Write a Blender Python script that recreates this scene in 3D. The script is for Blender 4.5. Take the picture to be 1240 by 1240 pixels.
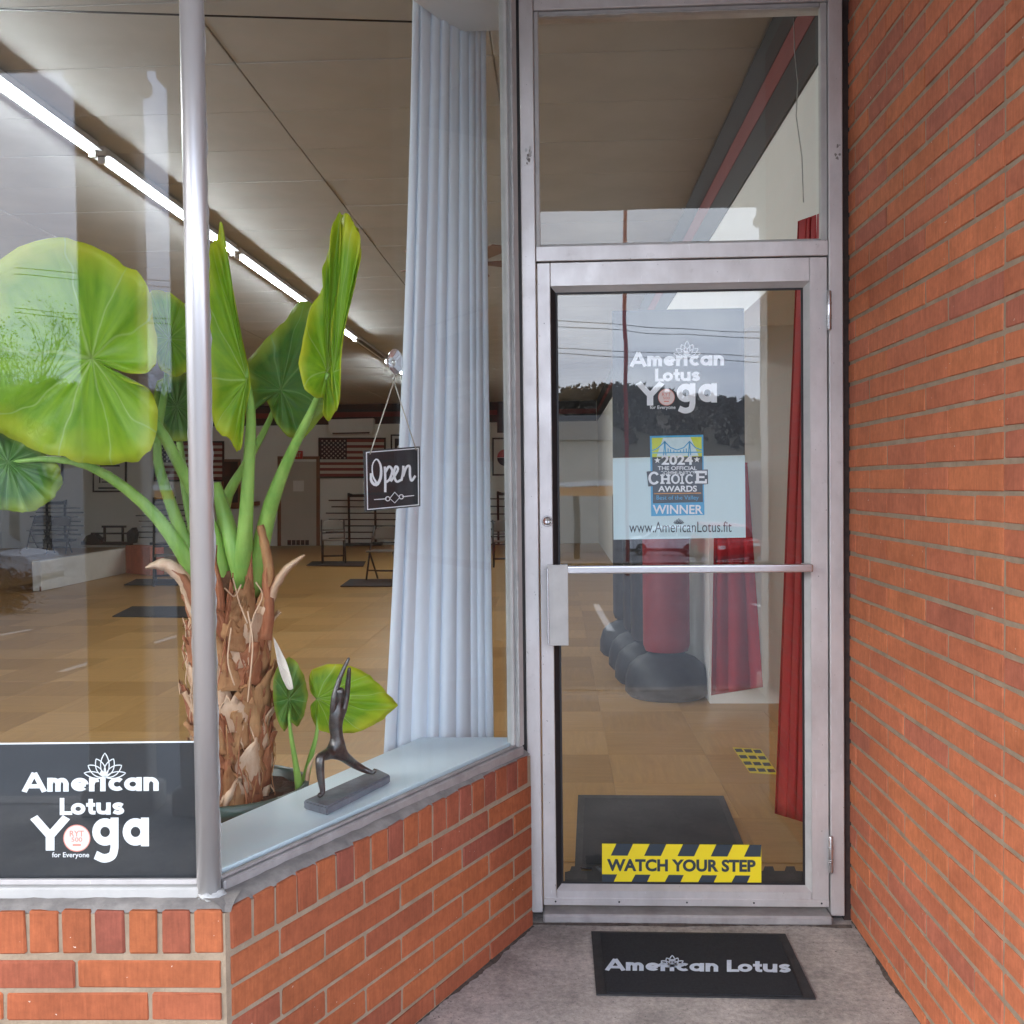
import bpy, bmesh, math, random
from mathutils import Vector, Matrix
random.seed(7)
R = math.radians
SC = bpy.context.scene
COL = SC.collection
for o in list(bpy.data.objects): bpy.data.objects.remove(o)

# ------------------------------------------------------------------ camera
FPX = 1224.0                      # focal length in photo pixels (photo 1240 x 1240)
YAW, PITCH, ROLL = R(2.62), R(-1.53), R(0.66)
CAM = Vector((0, 0, 1.43))
fwd = Vector((-math.sin(YAW) * math.cos(PITCH), math.cos(YAW) * math.cos(PITCH), math.sin(PITCH)))
rt0 = Vector((math.cos(YAW), math.sin(YAW), 0))
up0 = rt0.cross(fwd)
rgt = rt0 * math.cos(ROLL) - up0 * math.sin(ROLL)
upv = up0 * math.cos(ROLL) + rt0 * math.sin(ROLL)
cd = bpy.data.cameras.new('camera'); cam = bpy.data.objects.new('camera', cd); COL.objects.link(cam)
cd.sensor_width = 36; cd.sensor_height = 36; cd.sensor_fit = 'HORIZONTAL'
cd.lens = 36 * FPX / 1240.0; cd.clip_start = 0.05; cd.clip_end = 3000
M = Matrix((rgt, upv, -fwd)).transposed().to_4x4(); M.translation = CAM
cam.matrix_world = M
SC.camera = cam

# ------------------------------------------------------------------ sky, sun, exposure
SUN_EL, SUN_AZ = R(30), R(236)
w = bpy.data.worlds.new('World'); SC.world = w; w.use_nodes = True
nt = w.node_tree; nt.nodes.clear()
def wn(t, **k):
    n = nt.nodes.new(t)
    for a, b in k.items(): setattr(n, a, b)
    return n
wo = wn('ShaderNodeOutputWorld'); bg = wn('ShaderNodeBackground'); bg.inputs['Strength'].default_value = 0.1
sky = wn('ShaderNodeTexSky', sky_type='NISHITA', sun_disc=False, sun_elevation=SUN_EL, sun_rotation=SUN_AZ)
sky.dust_density = 3.0
tc = wn('ShaderNodeTexCoord'); mp = wn('ShaderNodeMapping'); mp.inputs['Scale'].default_value = (1.0, 1.0, 2.6)
nz = wn('ShaderNodeTexNoise'); nz.inputs['Scale'].default_value = 2.3; nz.inputs['Detail'].default_value = 7; nz.inputs['Roughness'].default_value = 0.55
cr = wn('ShaderNodeValToRGB')
cr.color_ramp.elements[0].position = 0.40; cr.color_ramp.elements[0].color = (0.32, 0.39, 0.57, 1)
cr.color_ramp.elements[1].position = 0.62; cr.color_ramp.elements[1].color = (0.86, 0.92, 1.02, 1)
sc_ = wn('ShaderNodeVectorMath', operation='SCALE'); sc_.inputs['Scale'].default_value = 13.0
mx = wn('ShaderNodeMixRGB'); mx.inputs[0].default_value = 0.88
for a, b in ((tc.outputs['Generated'], mp.inputs[0]), (mp.outputs[0], nz.inputs['Vector']), (nz.outputs[0], cr.inputs[0]),
             (cr.outputs[0], sc_.inputs[0]), (sky.outputs[0], mx.inputs[1]), (sc_.outputs[0], mx.inputs[2]),
             (mx.outputs[0], bg.inputs[0]), (bg.outputs[0], wo.inputs[0])):
    nt.links.new(a, b)
sl = bpy.data.lights.new('sun', 'SUN'); sl.energy = 0.62; sl.angle = R(36); sl.color = (1, 0.97, 0.92)
so = bpy.data.objects.new('sun', sl); COL.objects.link(so)
sd = Vector((math.sin(SUN_AZ) * math.cos(SUN_EL), math.cos(SUN_AZ) * math.cos(SUN_EL), math.sin(SUN_EL)))
so.rotation_euler = sd.to_track_quat('Z', 'Y').to_euler()
vs = SC.view_settings; vs.view_transform = 'Standard'; vs.look = 'None'; vs.gamma = 1; vs.exposure = 2.46
cy = SC.cycles; cy.use_denoising = True; cy.max_bounces = 10; cy.transparent_max_bounces = 24
cy.diffuse_bounces = 5; cy.glossy_bounces = 4; cy.transmission_bounces = 4; cy.sample_clamp_indirect = 6
cy.caustics_reflective = False; cy.caustics_refractive = False

# ------------------------------------------------------------------ pixel rays onto real planes
def ray(x, y): return fwd + rgt * ((x - 620) / FPX) + upv * ((620 - y) / FPX)
def DZ(x, y, z): return CAM + ray(x, y) * z                         # at depth z along the optical axis
def PY(x, y, Y):
    d = ray(x, y); return CAM + d * (Y / d.y)
def PX(x, y, X):
    d = ray(x, y); return CAM + d * (X / d.x)
def PZ(x, y, z):
    d = ray(x, y); return CAM + d * ((z - CAM.z) / d.z)
def PP(x, y, p0, n):
    d = ray(x, y); return CAM + d * ((p0 - CAM).dot(n) / d.dot(n))

# ------------------------------------------------------------------ object helpers
def link(o, parent=None):
    COL.objects.link(o)
    if parent is not None: o.parent = parent
    return o
def mesh_obj(name, me, m=None, parent=None):
    o = bpy.data.objects.new(name, me)
    if m is not None and not me.materials: me.materials.append(m)
    return link(o, parent)
def pd(name, vs_, fs, m=None, parent=None, smooth=False):
    me = bpy.data.meshes.new(name); me.from_pydata([tuple(v) for v in vs_], [], fs); me.update()
    if smooth:
        for p in me.polygons: p.use_smooth = True
    return mesh_obj(name, me, m, parent)
def from_bm(name, bm, m=None, parent=None, smooth=False):
    me = bpy.data.meshes.new(name); bmesh.ops.recalc_face_normals(bm, faces=bm.faces); bm.to_mesh(me); bm.free()
    if smooth:
        for p in me.polygons: p.use_smooth = True
    return mesh_obj(name, me, m, parent)
def tag(o, label, cat=None, group=None, kind=None):
    o['label'] = label
    if cat: o['category'] = cat
    if group: o['group'] = group
    if kind: o['kind'] = kind
    return o
def empty(name, loc=(0, 0, 0), rz=0):
    o = bpy.data.objects.new(name, None); o.location = loc; o.rotation_euler = (0, 0, rz); o.empty_display_size = 0.05
    return link(o)
def thing(name, label, cat, loc=(0, 0, 0), rz=0, group=None):
    return tag(empty(name, loc, rz), label, cat, group)
def copy_tree(o, parent=None):
    c = o.copy(); link(c, parent)
    for ch in list(o.children): copy_tree(ch, c)
    return c
def bbox(bm, x0, x1, y0, y1, z0, z1, bev=0.0, seg=1):
    r = bmesh.ops.create_cube(bm, size=1)
    for v in r['verts']:
        v.co = Vector(((x0 + x1) / 2 + v.co.x * (x1 - x0), (y0 + y1) / 2 + v.co.y * (y1 - y0), (z0 + z1) / 2 + v.co.z * (z1 - z0)))
    if bev > 0:
        es = list({e for v in r['verts'] for e in v.link_edges})
        bmesh.ops.bevel(bm, geom=es, offset=bev, segments=seg, affect='EDGES', profile=0.5)
def box(name, x0, x1, y0, y1, z0, z1, m, parent=None, bev=0.0, seg=1):
    bm = bmesh.new(); bbox(bm, x0, x1, y0, y1, z0, z1, bev, seg); return from_bm(name, bm, m, parent)
def obox(name, p, u, L, n, D, z0, z1, m, parent=None, bev=0.0):
    """box from point p, length L along unit u (horizontal), depth D along unit n, z0..z1"""
    bm = bmesh.new(); bbox(bm, 0, L, 0, D, z0, z1, bev)
    for v in bm.verts:
        c = v.co.copy(); v.co = Vector((p.x, p.y, 0)) + u * c.x + n * c.y + Vector((0, 0, c.z))
    return from_bm(name, bm, m, parent)
def tube_bm(bm, pts, rad, seg=8, caps=True):
    pts = [Vector(p) for p in pts]; n = len(pts)
    rads = rad if isinstance(rad, (list, tuple)) else [rad] * n
    rings = []; prev = None
    for i, p in enumerate(pts):
        t = (pts[min(i + 1, n - 1)] - pts[max(i - 1, 0)])
        if t.length < 1e-9: t = Vector((0, 0, 1))
        t.normalize()
        if prev is None:
            a = Vector((0, 0, 1)) if abs(t.z) < 0.9 else Vector((1, 0, 0))
            s = t.cross(a).normalized()
        else:
            s = (prev - t * prev.dot(t))
            s = s.normalized() if s.length > 1e-6 else t.orthogonal().normalized()
        prev = s; b = t.cross(s)
        rings.append([bm.verts.new(p + (s * math.cos(2 * math.pi * k / seg) + b * math.sin(2 * math.pi * k / seg)) * rads[i]) for k in range(seg)])
    for i in range(n - 1):
        for k in range(seg):
            bm.faces.new((rings[i][k], rings[i][(k + 1) % seg], rings[i + 1][(k + 1) % seg], rings[i + 1][k]))
    if caps:
        bm.faces.new(rings[0][::-1]); bm.faces.new(rings[-1])
def tube(name, pts, rad, m, parent=None, seg=8, smooth=True):
    bm = bmesh.new(); tube_bm(bm, pts, rad, seg); return from_bm(name, bm, m, parent, smooth)
def lathe_bm(bm, prof, seg=24, c=(0, 0, 0), cap=True):
    rings = []
    for r, z in prof:
        rings.append([bm.verts.new((c[0] + r * math.cos(2 * math.pi * k / seg), c[1] + r * math.sin(2 * math.pi * k / seg), c[2] + z)) for k in range(seg)])
    for i in range(len(rings) - 1):
        for k in range(seg):
            bm.faces.new((rings[i][k], rings[i][(k + 1) % seg], rings[i + 1][(k + 1) % seg], rings[i + 1][k]))
    if cap:
        bm.faces.new(rings[0][::-1]); bm.faces.new(rings[-1])
def lathe(name, prof, m, parent=None, seg=24, c=(0, 0, 0), cap=True):
    bm = bmesh.new(); lathe_bm(bm, prof, seg, c, cap); return from_bm(name, bm, m, parent, True)
def cr_spline(pts, n):
    """Catmull-Rom through 2-D/3-D points, open"""
    P = [Vector(p) for p in pts]; P = [P[0] * 2 - P[1]] + P + [P[-1] * 2 - P[-2]]
    out = []
    segs = len(P) - 3
    for i in range(n):
        f = i / (n - 1) * segs; k = min(int(f), segs - 1); t = f - k
        a, b, c, d = P[k:k + 4]
        out.append(0.5 * ((2 * b) + (c - a) * t + (2 * a - 5 * b + 4 * c - d) * t * t + (3 * b - a - 3 * c + d) * t ** 3))
    return out
def cr_closed(pts, n):
    P = [Vector(p) for p in pts]; m_ = len(P); out = []
    for i in range(n):
        f = i / n * m_; k = int(f); t = f - k
        a, b, c, d = P[(k - 1) % m_], P[k % m_], P[(k + 1) % m_], P[(k + 2) % m_]
        out.append(0.5 * ((2 * b) + (c - a) * t + (2 * a - 5 * b + 4 * c - d) * t * t + (3 * b - a - 3 * c + d) * t ** 3))
    return out

# ------------------------------------------------------------------ materials
def nmat(name):
    m = bpy.data.materials.new(name); m.use_nodes = True
    return m, m.node_tree, m.node_tree.nodes['Principled BSDF']
def N(t, kind, **k):
    n = t.nodes.new(kind)
    for a, b in k.items():
        if a in n.inputs.keys(): n.inputs[a].default_value = b
        else: setattr(n, a, b)
    return n
def c4(c): return (c[0], c[1], c[2], 1)
def pm(name, c1, c2=None, scale=8.0, rough=0.6, metal=0.0, bump=0.0, bscale=None, stretch=(1, 1, 1), coord='Object', spec=0.5, rvar=0.0, lo=0.3, hi=0.7):
    m, t, b = nmat(name)
    b.inputs['Roughness'].default_value = rough; b.inputs['Metallic'].default_value = metal
    b.inputs['Specular IOR Level'].default_value = spec; b.inputs['Base Color'].default_value = c4(c1)
    if c2 is None and bump == 0: return m
    tc = N(t, 'ShaderNodeTexCoord'); mp = N(t, 'ShaderNodeMapping'); mp.inputs['Scale'].default_value = stretch
    t.links.new(tc.outputs[coord], mp.inputs[0])
    if c2 is not None:
        n = N(t, 'ShaderNodeTexNoise', Scale=scale, Detail=6.0, Roughness=0.6); t.links.new(mp.outputs[0], n.inputs['Vector'])
        r = N(t, 'ShaderNodeValToRGB'); r.color_ramp.elements[0].position = lo; r.color_ramp.elements[1].position = hi
        r.color_ramp.elements[0].color = c4(c1); r.color_ramp.elements[1].color = c4(c2)
        t.links.new(n.outputs[0], r.inputs[0]); t.links.new(r.outputs[0], b.inputs['Base Color'])
        if rvar:
            mr = N(t, 'ShaderNodeMapRange'); mr.inputs[3].default_value = rough - rvar; mr.inputs[4].default_value = rough + rvar
            t.links.new(n.outputs[0], mr.inputs[0]); t.links.new(mr.outputs[0], b.inputs['Roughness'])
    if bump:
        n2 = N(t, 'ShaderNodeTexNoise', Scale=bscale or scale * 4, Detail=5.0); t.links.new(mp.outputs[0], n2.inputs['Vector'])
        bn = N(t, 'ShaderNodeBump', Strength=bump, Distance=0.004); t.links.new(n2.outputs[0], bn.inputs['Height'])
        t.links.new(bn.outputs[0], b.inputs['Normal'])
    return m
def emis(name, col, s):
    m, t, b = nmat(name); b.inputs['Base Color'].default_value = c4(col)
    b.inputs['Emission Color'].default_value = c4(col); b.inputs['Emission Strength'].default_value = s
    return m
def brick_mat(name, ca, cb, cc):
    m, t, b = nmat(name); b.inputs['Roughness'].default_value = 0.8; b.inputs['Specular IOR Level'].default_value = 0.25
    oi = N(t, 'ShaderNodeObjectInfo'); r = N(t, 'ShaderNodeValToRGB')
    e = r.color_ramp.elements; e[0].position = 0; e[0].color = c4(ca); e[1].position = 1; e[1].color = c4(cc)
    k = e.new(0.55); k.color = c4(cb); k = e.new(0.86); k.color = c4([(x + y) / 2 for x, y in zip(cb, cc)])
    t.links.new(oi.outputs['Random'], r.inputs[0])
    tc = N(t, 'ShaderNodeTexCoord')
    ad = N(t, 'ShaderNodeVectorMath', operation='ADD'); sc = N(t, 'ShaderNodeVectorMath', operation='SCALE'); sc.inputs['Scale'].default_value = 1.0
    cx = N(t, 'ShaderNodeCombineXYZ'); ml = N(t, 'ShaderNodeMath', operation='MULTIPLY'); ml.inputs[1].default_value = 37.0
    t.links.new(oi.outputs['Random'], ml.inputs[0]); t.links.new(ml.outputs[0], cx.inputs[0]); t.links.new(ml.outputs[0], cx.inputs[2])
    t.links.new(tc.outputs['Object'], ad.inputs[0]); t.links.new(cx.outputs[0], ad.inputs[1])
    n1 = N(t, 'ShaderNodeTexNoise', Scale=9.0, Detail=5.0, Roughness=0.65); t.links.new(ad.outputs[0], n1.inputs['Vector'])
    mp = N(t, 'ShaderNodeMapping'); mp.inputs['Scale'].default_value = (1.0, 1.0, 0.09); t.links.new(ad.outputs[0], mp.inputs[0])
    n2 = N(t, 'ShaderNodeTexNoise', Scale=170.0, Detail=3.0); t.links.new(mp.outputs[0], n2.inputs['Vector'])   # wire-cut vertical grain
    mr = N(t, 'ShaderNodeMapRange'); mr.inputs[3].default_value = 0.72; mr.inputs[4].default_value = 1.28; t.links.new(n1.outputs[0], mr.inputs[0])
    mr2 = N(t, 'ShaderNodeMapRange'); mr2.inputs[3].default_value = 0.78; mr2.inputs[4].default_value = 1.22; t.links.new(n2.outputs[0], mr2.inputs[0])
    n4 = N(t, 'ShaderNodeTexNoise', Scale=42.0, Detail=6.0, Roughness=0.75); t.links.new(ad.outputs[0], n4.inputs['Vector'])
    mr4 = N(t, 'ShaderNodeMapRange'); mr4.inputs[3].default_value = 0.62; mr4.inputs[4].default_value = 1.38; t.links.new(n4.outputs[0], mr4.inputs[0])
    m44 = N(t, 'ShaderNodeMath', operation='MULTIPLY'); t.links.new(mr.outputs[0], m44.inputs[0]); t.links.new(mr4.outputs[0], m44.inputs[1]); mr = m44
    mm = N(t, 'ShaderNodeMath', operation='MULTIPLY'); t.links.new(mr.outputs[0], mm.inputs[0]); t.links.new(mr2.outputs[0], mm.inputs[1])
    vs_ = N(t, 'ShaderNodeVectorMath', operation='SCALE'); t.links.new(r.outputs[0], vs_.inputs[0]); t.links.new(mm.outputs[0], vs_.inputs['Scale'])
    gp = N(t, 'ShaderNodeNewGeometry'); n5 = N(t, 'ShaderNodeTexNoise', Scale=2.3, Detail=7.0, Roughness=0.7); t.links.new(gp.outputs['Position'], n5.inputs['Vector'])
    mr5 = N(t, 'ShaderNodeMapRange'); mr5.inputs[1].default_value = 0.3; mr5.inputs[2].default_value = 0.62; mr5.inputs[3].default_value = 0.76; mr5.inputs[4].default_value = 1.1; t.links.new(n5.outputs[0], mr5.inputs[0])
    vs2 = N(t, 'ShaderNodeVectorMath', operation='SCALE'); t.links.new(vs_.outputs[0], vs2.inputs[0]); t.links.new(mr5.outputs[0], vs2.inputs['Scale']); vs_ = vs2
    # pale specks of old mortar and paint
    sp = N(t, 'ShaderNodeTexNoise', Scale=95.0, Detail=2.0); t.links.new(ad.outputs[0], sp.inputs['Vector'])
    sr = N(t, 'ShaderNodeValToRGB'); sr.color_ramp.elements[0].position = 0.765; sr.color_ramp.elements[1].position = 0.785
    t.links.new(sp.outputs[0], sr.inputs[0])
    mxx = N(t, 'ShaderNodeMixRGB'); mxx.inputs[2].default_value = (0.62, 0.5, 0.42, 1)
    t.links.new(sr.outputs[0], mxx.inputs[0]); t.links.new(vs_.outputs[0], mxx.inputs[1]); t.links.new(mxx.outputs[0], b.inputs['Base Color'])
    bn = N(t, 'ShaderNodeBump', Strength=0.35, Distance=0.003); t.links.new(n2.outputs[0], bn.inputs['Height']); t.links.new(bn.outputs[0], b.inputs['Normal'])
    return m
def glass_mat(name, f0=0.06, tint=(0.975, 0.985, 0.98)):
    m = bpy.data.materials.new(name); m.use_nodes = True; t = m.node_tree; t.nodes.clear()
    out = N(t, 'ShaderNodeOutputMaterial'); mix = N(t, 'ShaderNodeMixShader')
    tr = N(t, 'ShaderNodeBsdfTransparent'); tr.inputs[0].default_value = c4(tint)
    gl = N(t, 'ShaderNodeBsdfGlossy'); gl.inputs['Roughness'].default_value = 0.0; gl.inputs['Color'].default_value = (0.97, 0.98, 1, 1)
    g = N(t, 'ShaderNodeNewGeometry'); d = N(t, 'ShaderNodeVectorMath', operation='DOT_PRODUCT')
    t.links.new(g.outputs['Normal'], d.inputs[0]); t.links.new(g.outputs['Incoming'], d.inputs[1])
    ab = N(t, 'ShaderNodeMath', operation='ABSOLUTE'); t.links.new(d.outputs['Value'], ab.inputs[0])
    s1 = N(t, 'ShaderNodeMath', operation='SUBTRACT'); s1.inputs[0].default_value = 1; t.links.new(ab.outputs[0], s1.inputs[1])
    pw = N(t, 'ShaderNodeMath', operation='POWER'); pw.inputs[1].default_value = 5; t.links.new(s1.outputs[0], pw.inputs[0])
    ma = N(t, 'ShaderNodeMath', operation='MULTIPLY_ADD'); ma.inputs[1].default_value = 0.75 - f0; ma.inputs[2].default_value = f0
    t.links.new(pw.outputs[0], ma.inputs[0]); t.links.new(ma.outputs[0], mix.inputs[0])
    t.links.new(tr.outputs[0], mix.inputs[1]); t.links.new(gl.outputs[0], mix.inputs[2])
    # slight waviness of old float glass
    tc = N(t, 'ShaderNodeTexCoord'); n = N(t, 'ShaderNodeTexNoise', Scale=3.0, Detail=1.0); t.links.new(tc.outputs['Object'], n.inputs['Vector'])
    bn = N(t, 'ShaderNodeBump', Strength=0.02, Distance=0.02); t.links.new(n.outputs[0], bn.inputs['Height']); t.links.new(bn.outputs[0], gl.inputs['Normal'])
    t.links.new(mix.outputs[0], out.inputs[0])
    return m
def leaf_mat(name, base, light, edge, veinc, nv=11):
    m, t, b = nmat(name); b.inputs['Roughness'].default_value = 0.42; b.inputs['Specular IOR Level'].default_value = 0.4
    uv = N(t, 'ShaderNodeUVMap'); uv.uv_map = 'polar'          # u: angle 0..1, v: 0 hub .. 1 margin
    sx = N(t, 'ShaderNodeSeparateXYZ'); t.links.new(uv.outputs[0], sx.inputs[0])
    ua = N(t, 'ShaderNodeMath', operation='MULTIPLY_ADD'); ua.inputs[1].default_value = nv
    # veins sweep a little towards the tip
    n0 = N(t, 'ShaderNodeTexNoise', Scale=5.0, Detail=2.0); tc0 = N(t, 'ShaderNodeTexCoord'); t.links.new(tc0.outputs['Object'], n0.inputs['Vector'])
    nm0 = N(t, 'ShaderNodeMath', operation='MULTIPLY_ADD'); nm0.inputs[1].default_value = 1.3; nm0.inputs[2].default_value = -0.65; t.links.new(n0.outputs[0], nm0.inputs[0]); t.links.new(nm0.outputs[0], ua.inputs[2])
    t.links.new(sx.outputs[0], ua.inputs[0])
    pg = N(t, 'ShaderNodeMath', operation='PINGPONG'); pg.inputs[1].default_value = 0.5; t.links.new(ua.outputs[0], pg.inputs[0])
    dv = N(t, 'ShaderNodeMath', operation='MULTIPLY'); t.links.new(pg.outputs[0], dv.inputs[0]); t.links.new(sx.outputs[1], dv.inputs[1])
    vr = N(t, 'ShaderNodeMapRange'); vr.inputs[1].default_value = 0.004; vr.inputs[2].default_value = 0.022; vr.inputs[3].default_value = 1; vr.inputs[4].default_value = 0
    t.links.new(dv.outputs[0], vr.inputs[0])
    tc = N(t, 'ShaderNodeTexCoord'); mpl = N(t, 'ShaderNodeMapping'); mpl.inputs['Scale'].default_value = (46, 2.2, 1); t.links.new(uv.outputs[0], mpl.inputs[0]); n = N(t, 'ShaderNodeTexNoise', Scale=1.0, Detail=4.0); t.links.new(mpl.outputs[0], n.inputs['Vector'])
    r1 = N(t, 'ShaderNodeValToRGB'); r1.color_ramp.elements[0].position = 0.35; r1.color_ramp.elements[1].position = 0.7
    r1.color_ramp.elements[0].color = c4(base); r1.color_ramp.elements[1].color = c4(light); t.links.new(n.outputs[0], r1.inputs[0])
    er = N(t, 'ShaderNodeMapRange'); er.inputs[1].default_value = 0.72; er.inputs[2].default_value = 1.05
    en = N(t, 'ShaderNodeMath', operation='MULTIPLY_ADD'); en.inputs[1].default_value = 0.5; en.inputs[2].default_value = -0.25
    n3 = N(t, 'ShaderNodeTexNoise', Scale=9.0); t.links.new(tc.outputs['Object'], n3.inputs['Vector']); t.links.new(n3.outputs[0], en.inputs[0])
    ea = N(t, 'ShaderNodeMath', operation='ADD'); t.links.new(sx.outputs[1], ea.inputs[0]); t.links.new(en.outputs[0], ea.inputs[1]); t.links.new(ea.outputs[0], er.inputs[0])
    m1 = N(t, 'ShaderNodeMixRGB'); m1.inputs[2].default_value = c4(edge); t.links.new(er.outputs[0], m1.inputs[0]); t.links.new(r1.outputs[0], m1.inputs[1])
    m2 = N(t, 'ShaderNodeMixRGB'); m2.inputs[2].default_value = c4(veinc)
    vm = N(t, 'ShaderNodeMath', operation='MULTIPLY'); vm.inputs[1].default_value = 0.6; t.links.new(vr.outputs[0], vm.inputs[0])
    t.links.new(vm.outputs[0], m2.inputs[0]); t.links.new(m1.outputs[0], m2.inputs[1])
    bl = N(t, 'ShaderNodeTexNoise', Scale=46.0, Detail=5.0, Roughness=0.7); t.links.new(tc.outputs['Object'], bl.inputs['Vector'])
    bs = N(t, 'ShaderNodeValToRGB'); bs.color_ramp.elements[0].position = 0.66; bs.color_ramp.elements[1].position = 0.76; bs.color_ramp.elements[1].color = (0.55, 0.55, 0.55, 1); t.links.new(bl.outputs[0], bs.inputs[0])
    m4 = N(t, 'ShaderNodeMixRGB'); m4.inputs[2].default_value = (0.5, 0.5, 0.08, 1); t.links.new(bs.outputs[0], m4.inputs[0]); t.links.new(m2.outputs[0], m4.inputs[1]); m2 = m4
    t.links.new(m2.outputs[0], b.inputs['Base Color'])
    bn = N(t, 'ShaderNodeBump', Strength=0.5, Distance=0.006); t.links.new(pg.outputs[0], bn.inputs['Height']); t.links.new(bn.outputs[0], b.inputs['Normal'])
    tl = N(t, 'ShaderNodeBsdfTranslucent'); t.links.new(m2.outputs[0], tl.inputs[0])
    mix = N(t, 'ShaderNodeMixShader'); mix.inputs[0].default_value = 0.42
    out = t.nodes['Material Output']; t.links.new(b.outputs[0], mix.inputs[1]); t.links.new(tl.outputs[0], mix.inputs[2]); t.links.new(mix.outputs[0], out.inputs[0])
    return m

MT = {}
MT['brick_lifted'] = brick_mat('brick_tone_lifted', (0.52, 0.165, 0.072), (0.49, 0.15, 0.072), (0.41, 0.13, 0.08))  # same brick as the base, lightened to make up for dim recess light
MT['brick_dimmed'] = brick_mat('brick_tone_dimmed', (0.375, 0.112, 0.043), (0.345, 0.098, 0.042), (0.265, 0.078, 0.05))  # same brick again, darkened to offset the stronger light at the front
MT['mortar'] = pm('mortar', (0.36, 0.275, 0.19), (0.25, 0.19, 0.13), 18, 0.95, bump=0.6, bscale=160)
def alu_mat():
    m, t, b = nmat('brushed_aluminium'); b.inputs['Metallic'].default_value = 0.5
    tc = N(t, 'ShaderNodeTexCoord')
    def ns(s, d, st=(1, 1, 1)):
        mp = N(t, 'ShaderNodeMapping'); mp.inputs['Scale'].default_value = st; t.links.new(tc.outputs['Object'], mp.inputs[0])
        n = N(t, 'ShaderNodeTexNoise', Scale=s, Detail=d, Roughness=0.65); t.links.new(mp.outputs[0], n.inputs['Vector']); return n
    def ramp(n, p0, c0, p1, c1):
        r = N(t, 'ShaderNodeValToRGB'); r.color_ramp.elements[0].position = p0; r.color_ramp.elements[1].position = p1
        r.color_ramp.elements[0].color = c4(c0); r.color_ramp.elements[1].color = c4(c1); t.links.new(n.outputs[0], r.inputs[0]); return r
    a_ = ramp(ns(7, 8.0, (1, 1, 0.5)), 0.32, (0.54, 0.515, 0.50), 0.68, (0.69, 0.665, 0.65))
    g_ = ramp(ns(26, 6.0), 0.62, (0, 0, 0), 0.82, (0.4, 0.4, 0.4))              # grime and oxidation blooms
    m1 = N(t, 'ShaderNodeMixRGB'); m1.inputs[2].default_value = (0.30, 0.27, 0.24, 1); t.links.new(g_.outputs[0], m1.inputs[0]); t.links.new(a_.outputs[0], m1.inputs[1])
    s_ = ramp(ns(150, 2.0, (1, 1, 0.12)), 0.70, (0, 0, 0), 0.74, (0.5, 0.5, 0.5))   # scratches
    m2 = N(t, 'ShaderNodeMixRGB'); m2.inputs[2].default_value = (0.78, 0.78, 0.78, 1); t.links.new(s_.outputs[0], m2.inputs[0]); t.links.new(m1.outputs[0], m2.inputs[1])
    p_ = ramp(ns(120, 1.0), 0.20, (0.8, 0.8, 0.8), 0.22, (0, 0, 0))               # pits
    m3 = N(t, 'ShaderNodeMixRGB'); m3.inputs[2].default_value = (0.06, 0.055, 0.05, 1); t.links.new(p_.outputs[0], m3.inputs[0]); t.links.new(m2.outputs[0], m3.inputs[1])
    t.links.new(m3.outputs[0], b.inputs['Base Color'])
    rr = N(t, 'ShaderNodeMapRange'); rr.inputs[3].default_value = 0.3; rr.inputs[4].default_value = 0.6; t.links.new(ns(12, 5.0).outputs[0], rr.inputs[0]); t.links.new(rr.outputs[0], b.inputs['Roughness'])
    bn = N(t, 'ShaderNodeBump', Strength=0.06, Distance=0.003); t.links.new(ns(60, 5.0, (1, 1, 0.3)).outputs[0], bn.inputs['Height']); t.links.new(bn.outputs[0], b.inputs['Normal'])
    return m
MT['alu'] = alu_mat()
MT['alu_old'] = pm('weathered_aluminium', (0.30, 0.28, 0.27), (0.45, 0.43, 0.42), 14, 0.55, 0.35, bump=0.3, bscale=60)
MT['alu_cream'] = pm('chalky_aluminium', (0.42, 0.415, 0.40), (0.54, 0.53, 0.505), 12, 0.6, 0.15, bump=0.15, bscale=50)
MT['post'] = pm('satin_steel_tube', (0.60, 0.585, 0.575), (0.72, 0.70, 0.69), 9, 0.36, 0.72, bump=0.04, bscale=50, stretch=(1, 1, 0.1), rvar=0.06)
MT['steel'] = pm('polished_steel', (0.55, 0.54, 0.54), (0.66, 0.65, 0.66), 5, 0.24, 0.85)
MT['gasket'] = pm('black_gasket', (0.012, 0.011, 0.012), rough=0.55)
MT['seal'] = pm('dark_sealant', (0.02, 0.012, 0.01), (0.05, 0.03, 0.025), 40, 0.8)
MT['bead'] = pm('lead_mortar_bed', (0.17, 0.155, 0.145), (0.30, 0.275, 0.25), 22, 0.9, bump=0.7, bscale=55)
MT['caulk'] = pm('white_caulk', (0.36, 0.36, 0.35), (0.5, 0.5, 0.48), 30, 0.7, bump=0.5, bscale=90)
MT['glass'] = glass_mat('window_glass', 0.031)
MT['glass_door'] = glass_mat('door_glass', 0.045)
MT['glass_ang'] = glass_mat('side_window_glass', 0.022)
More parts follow.
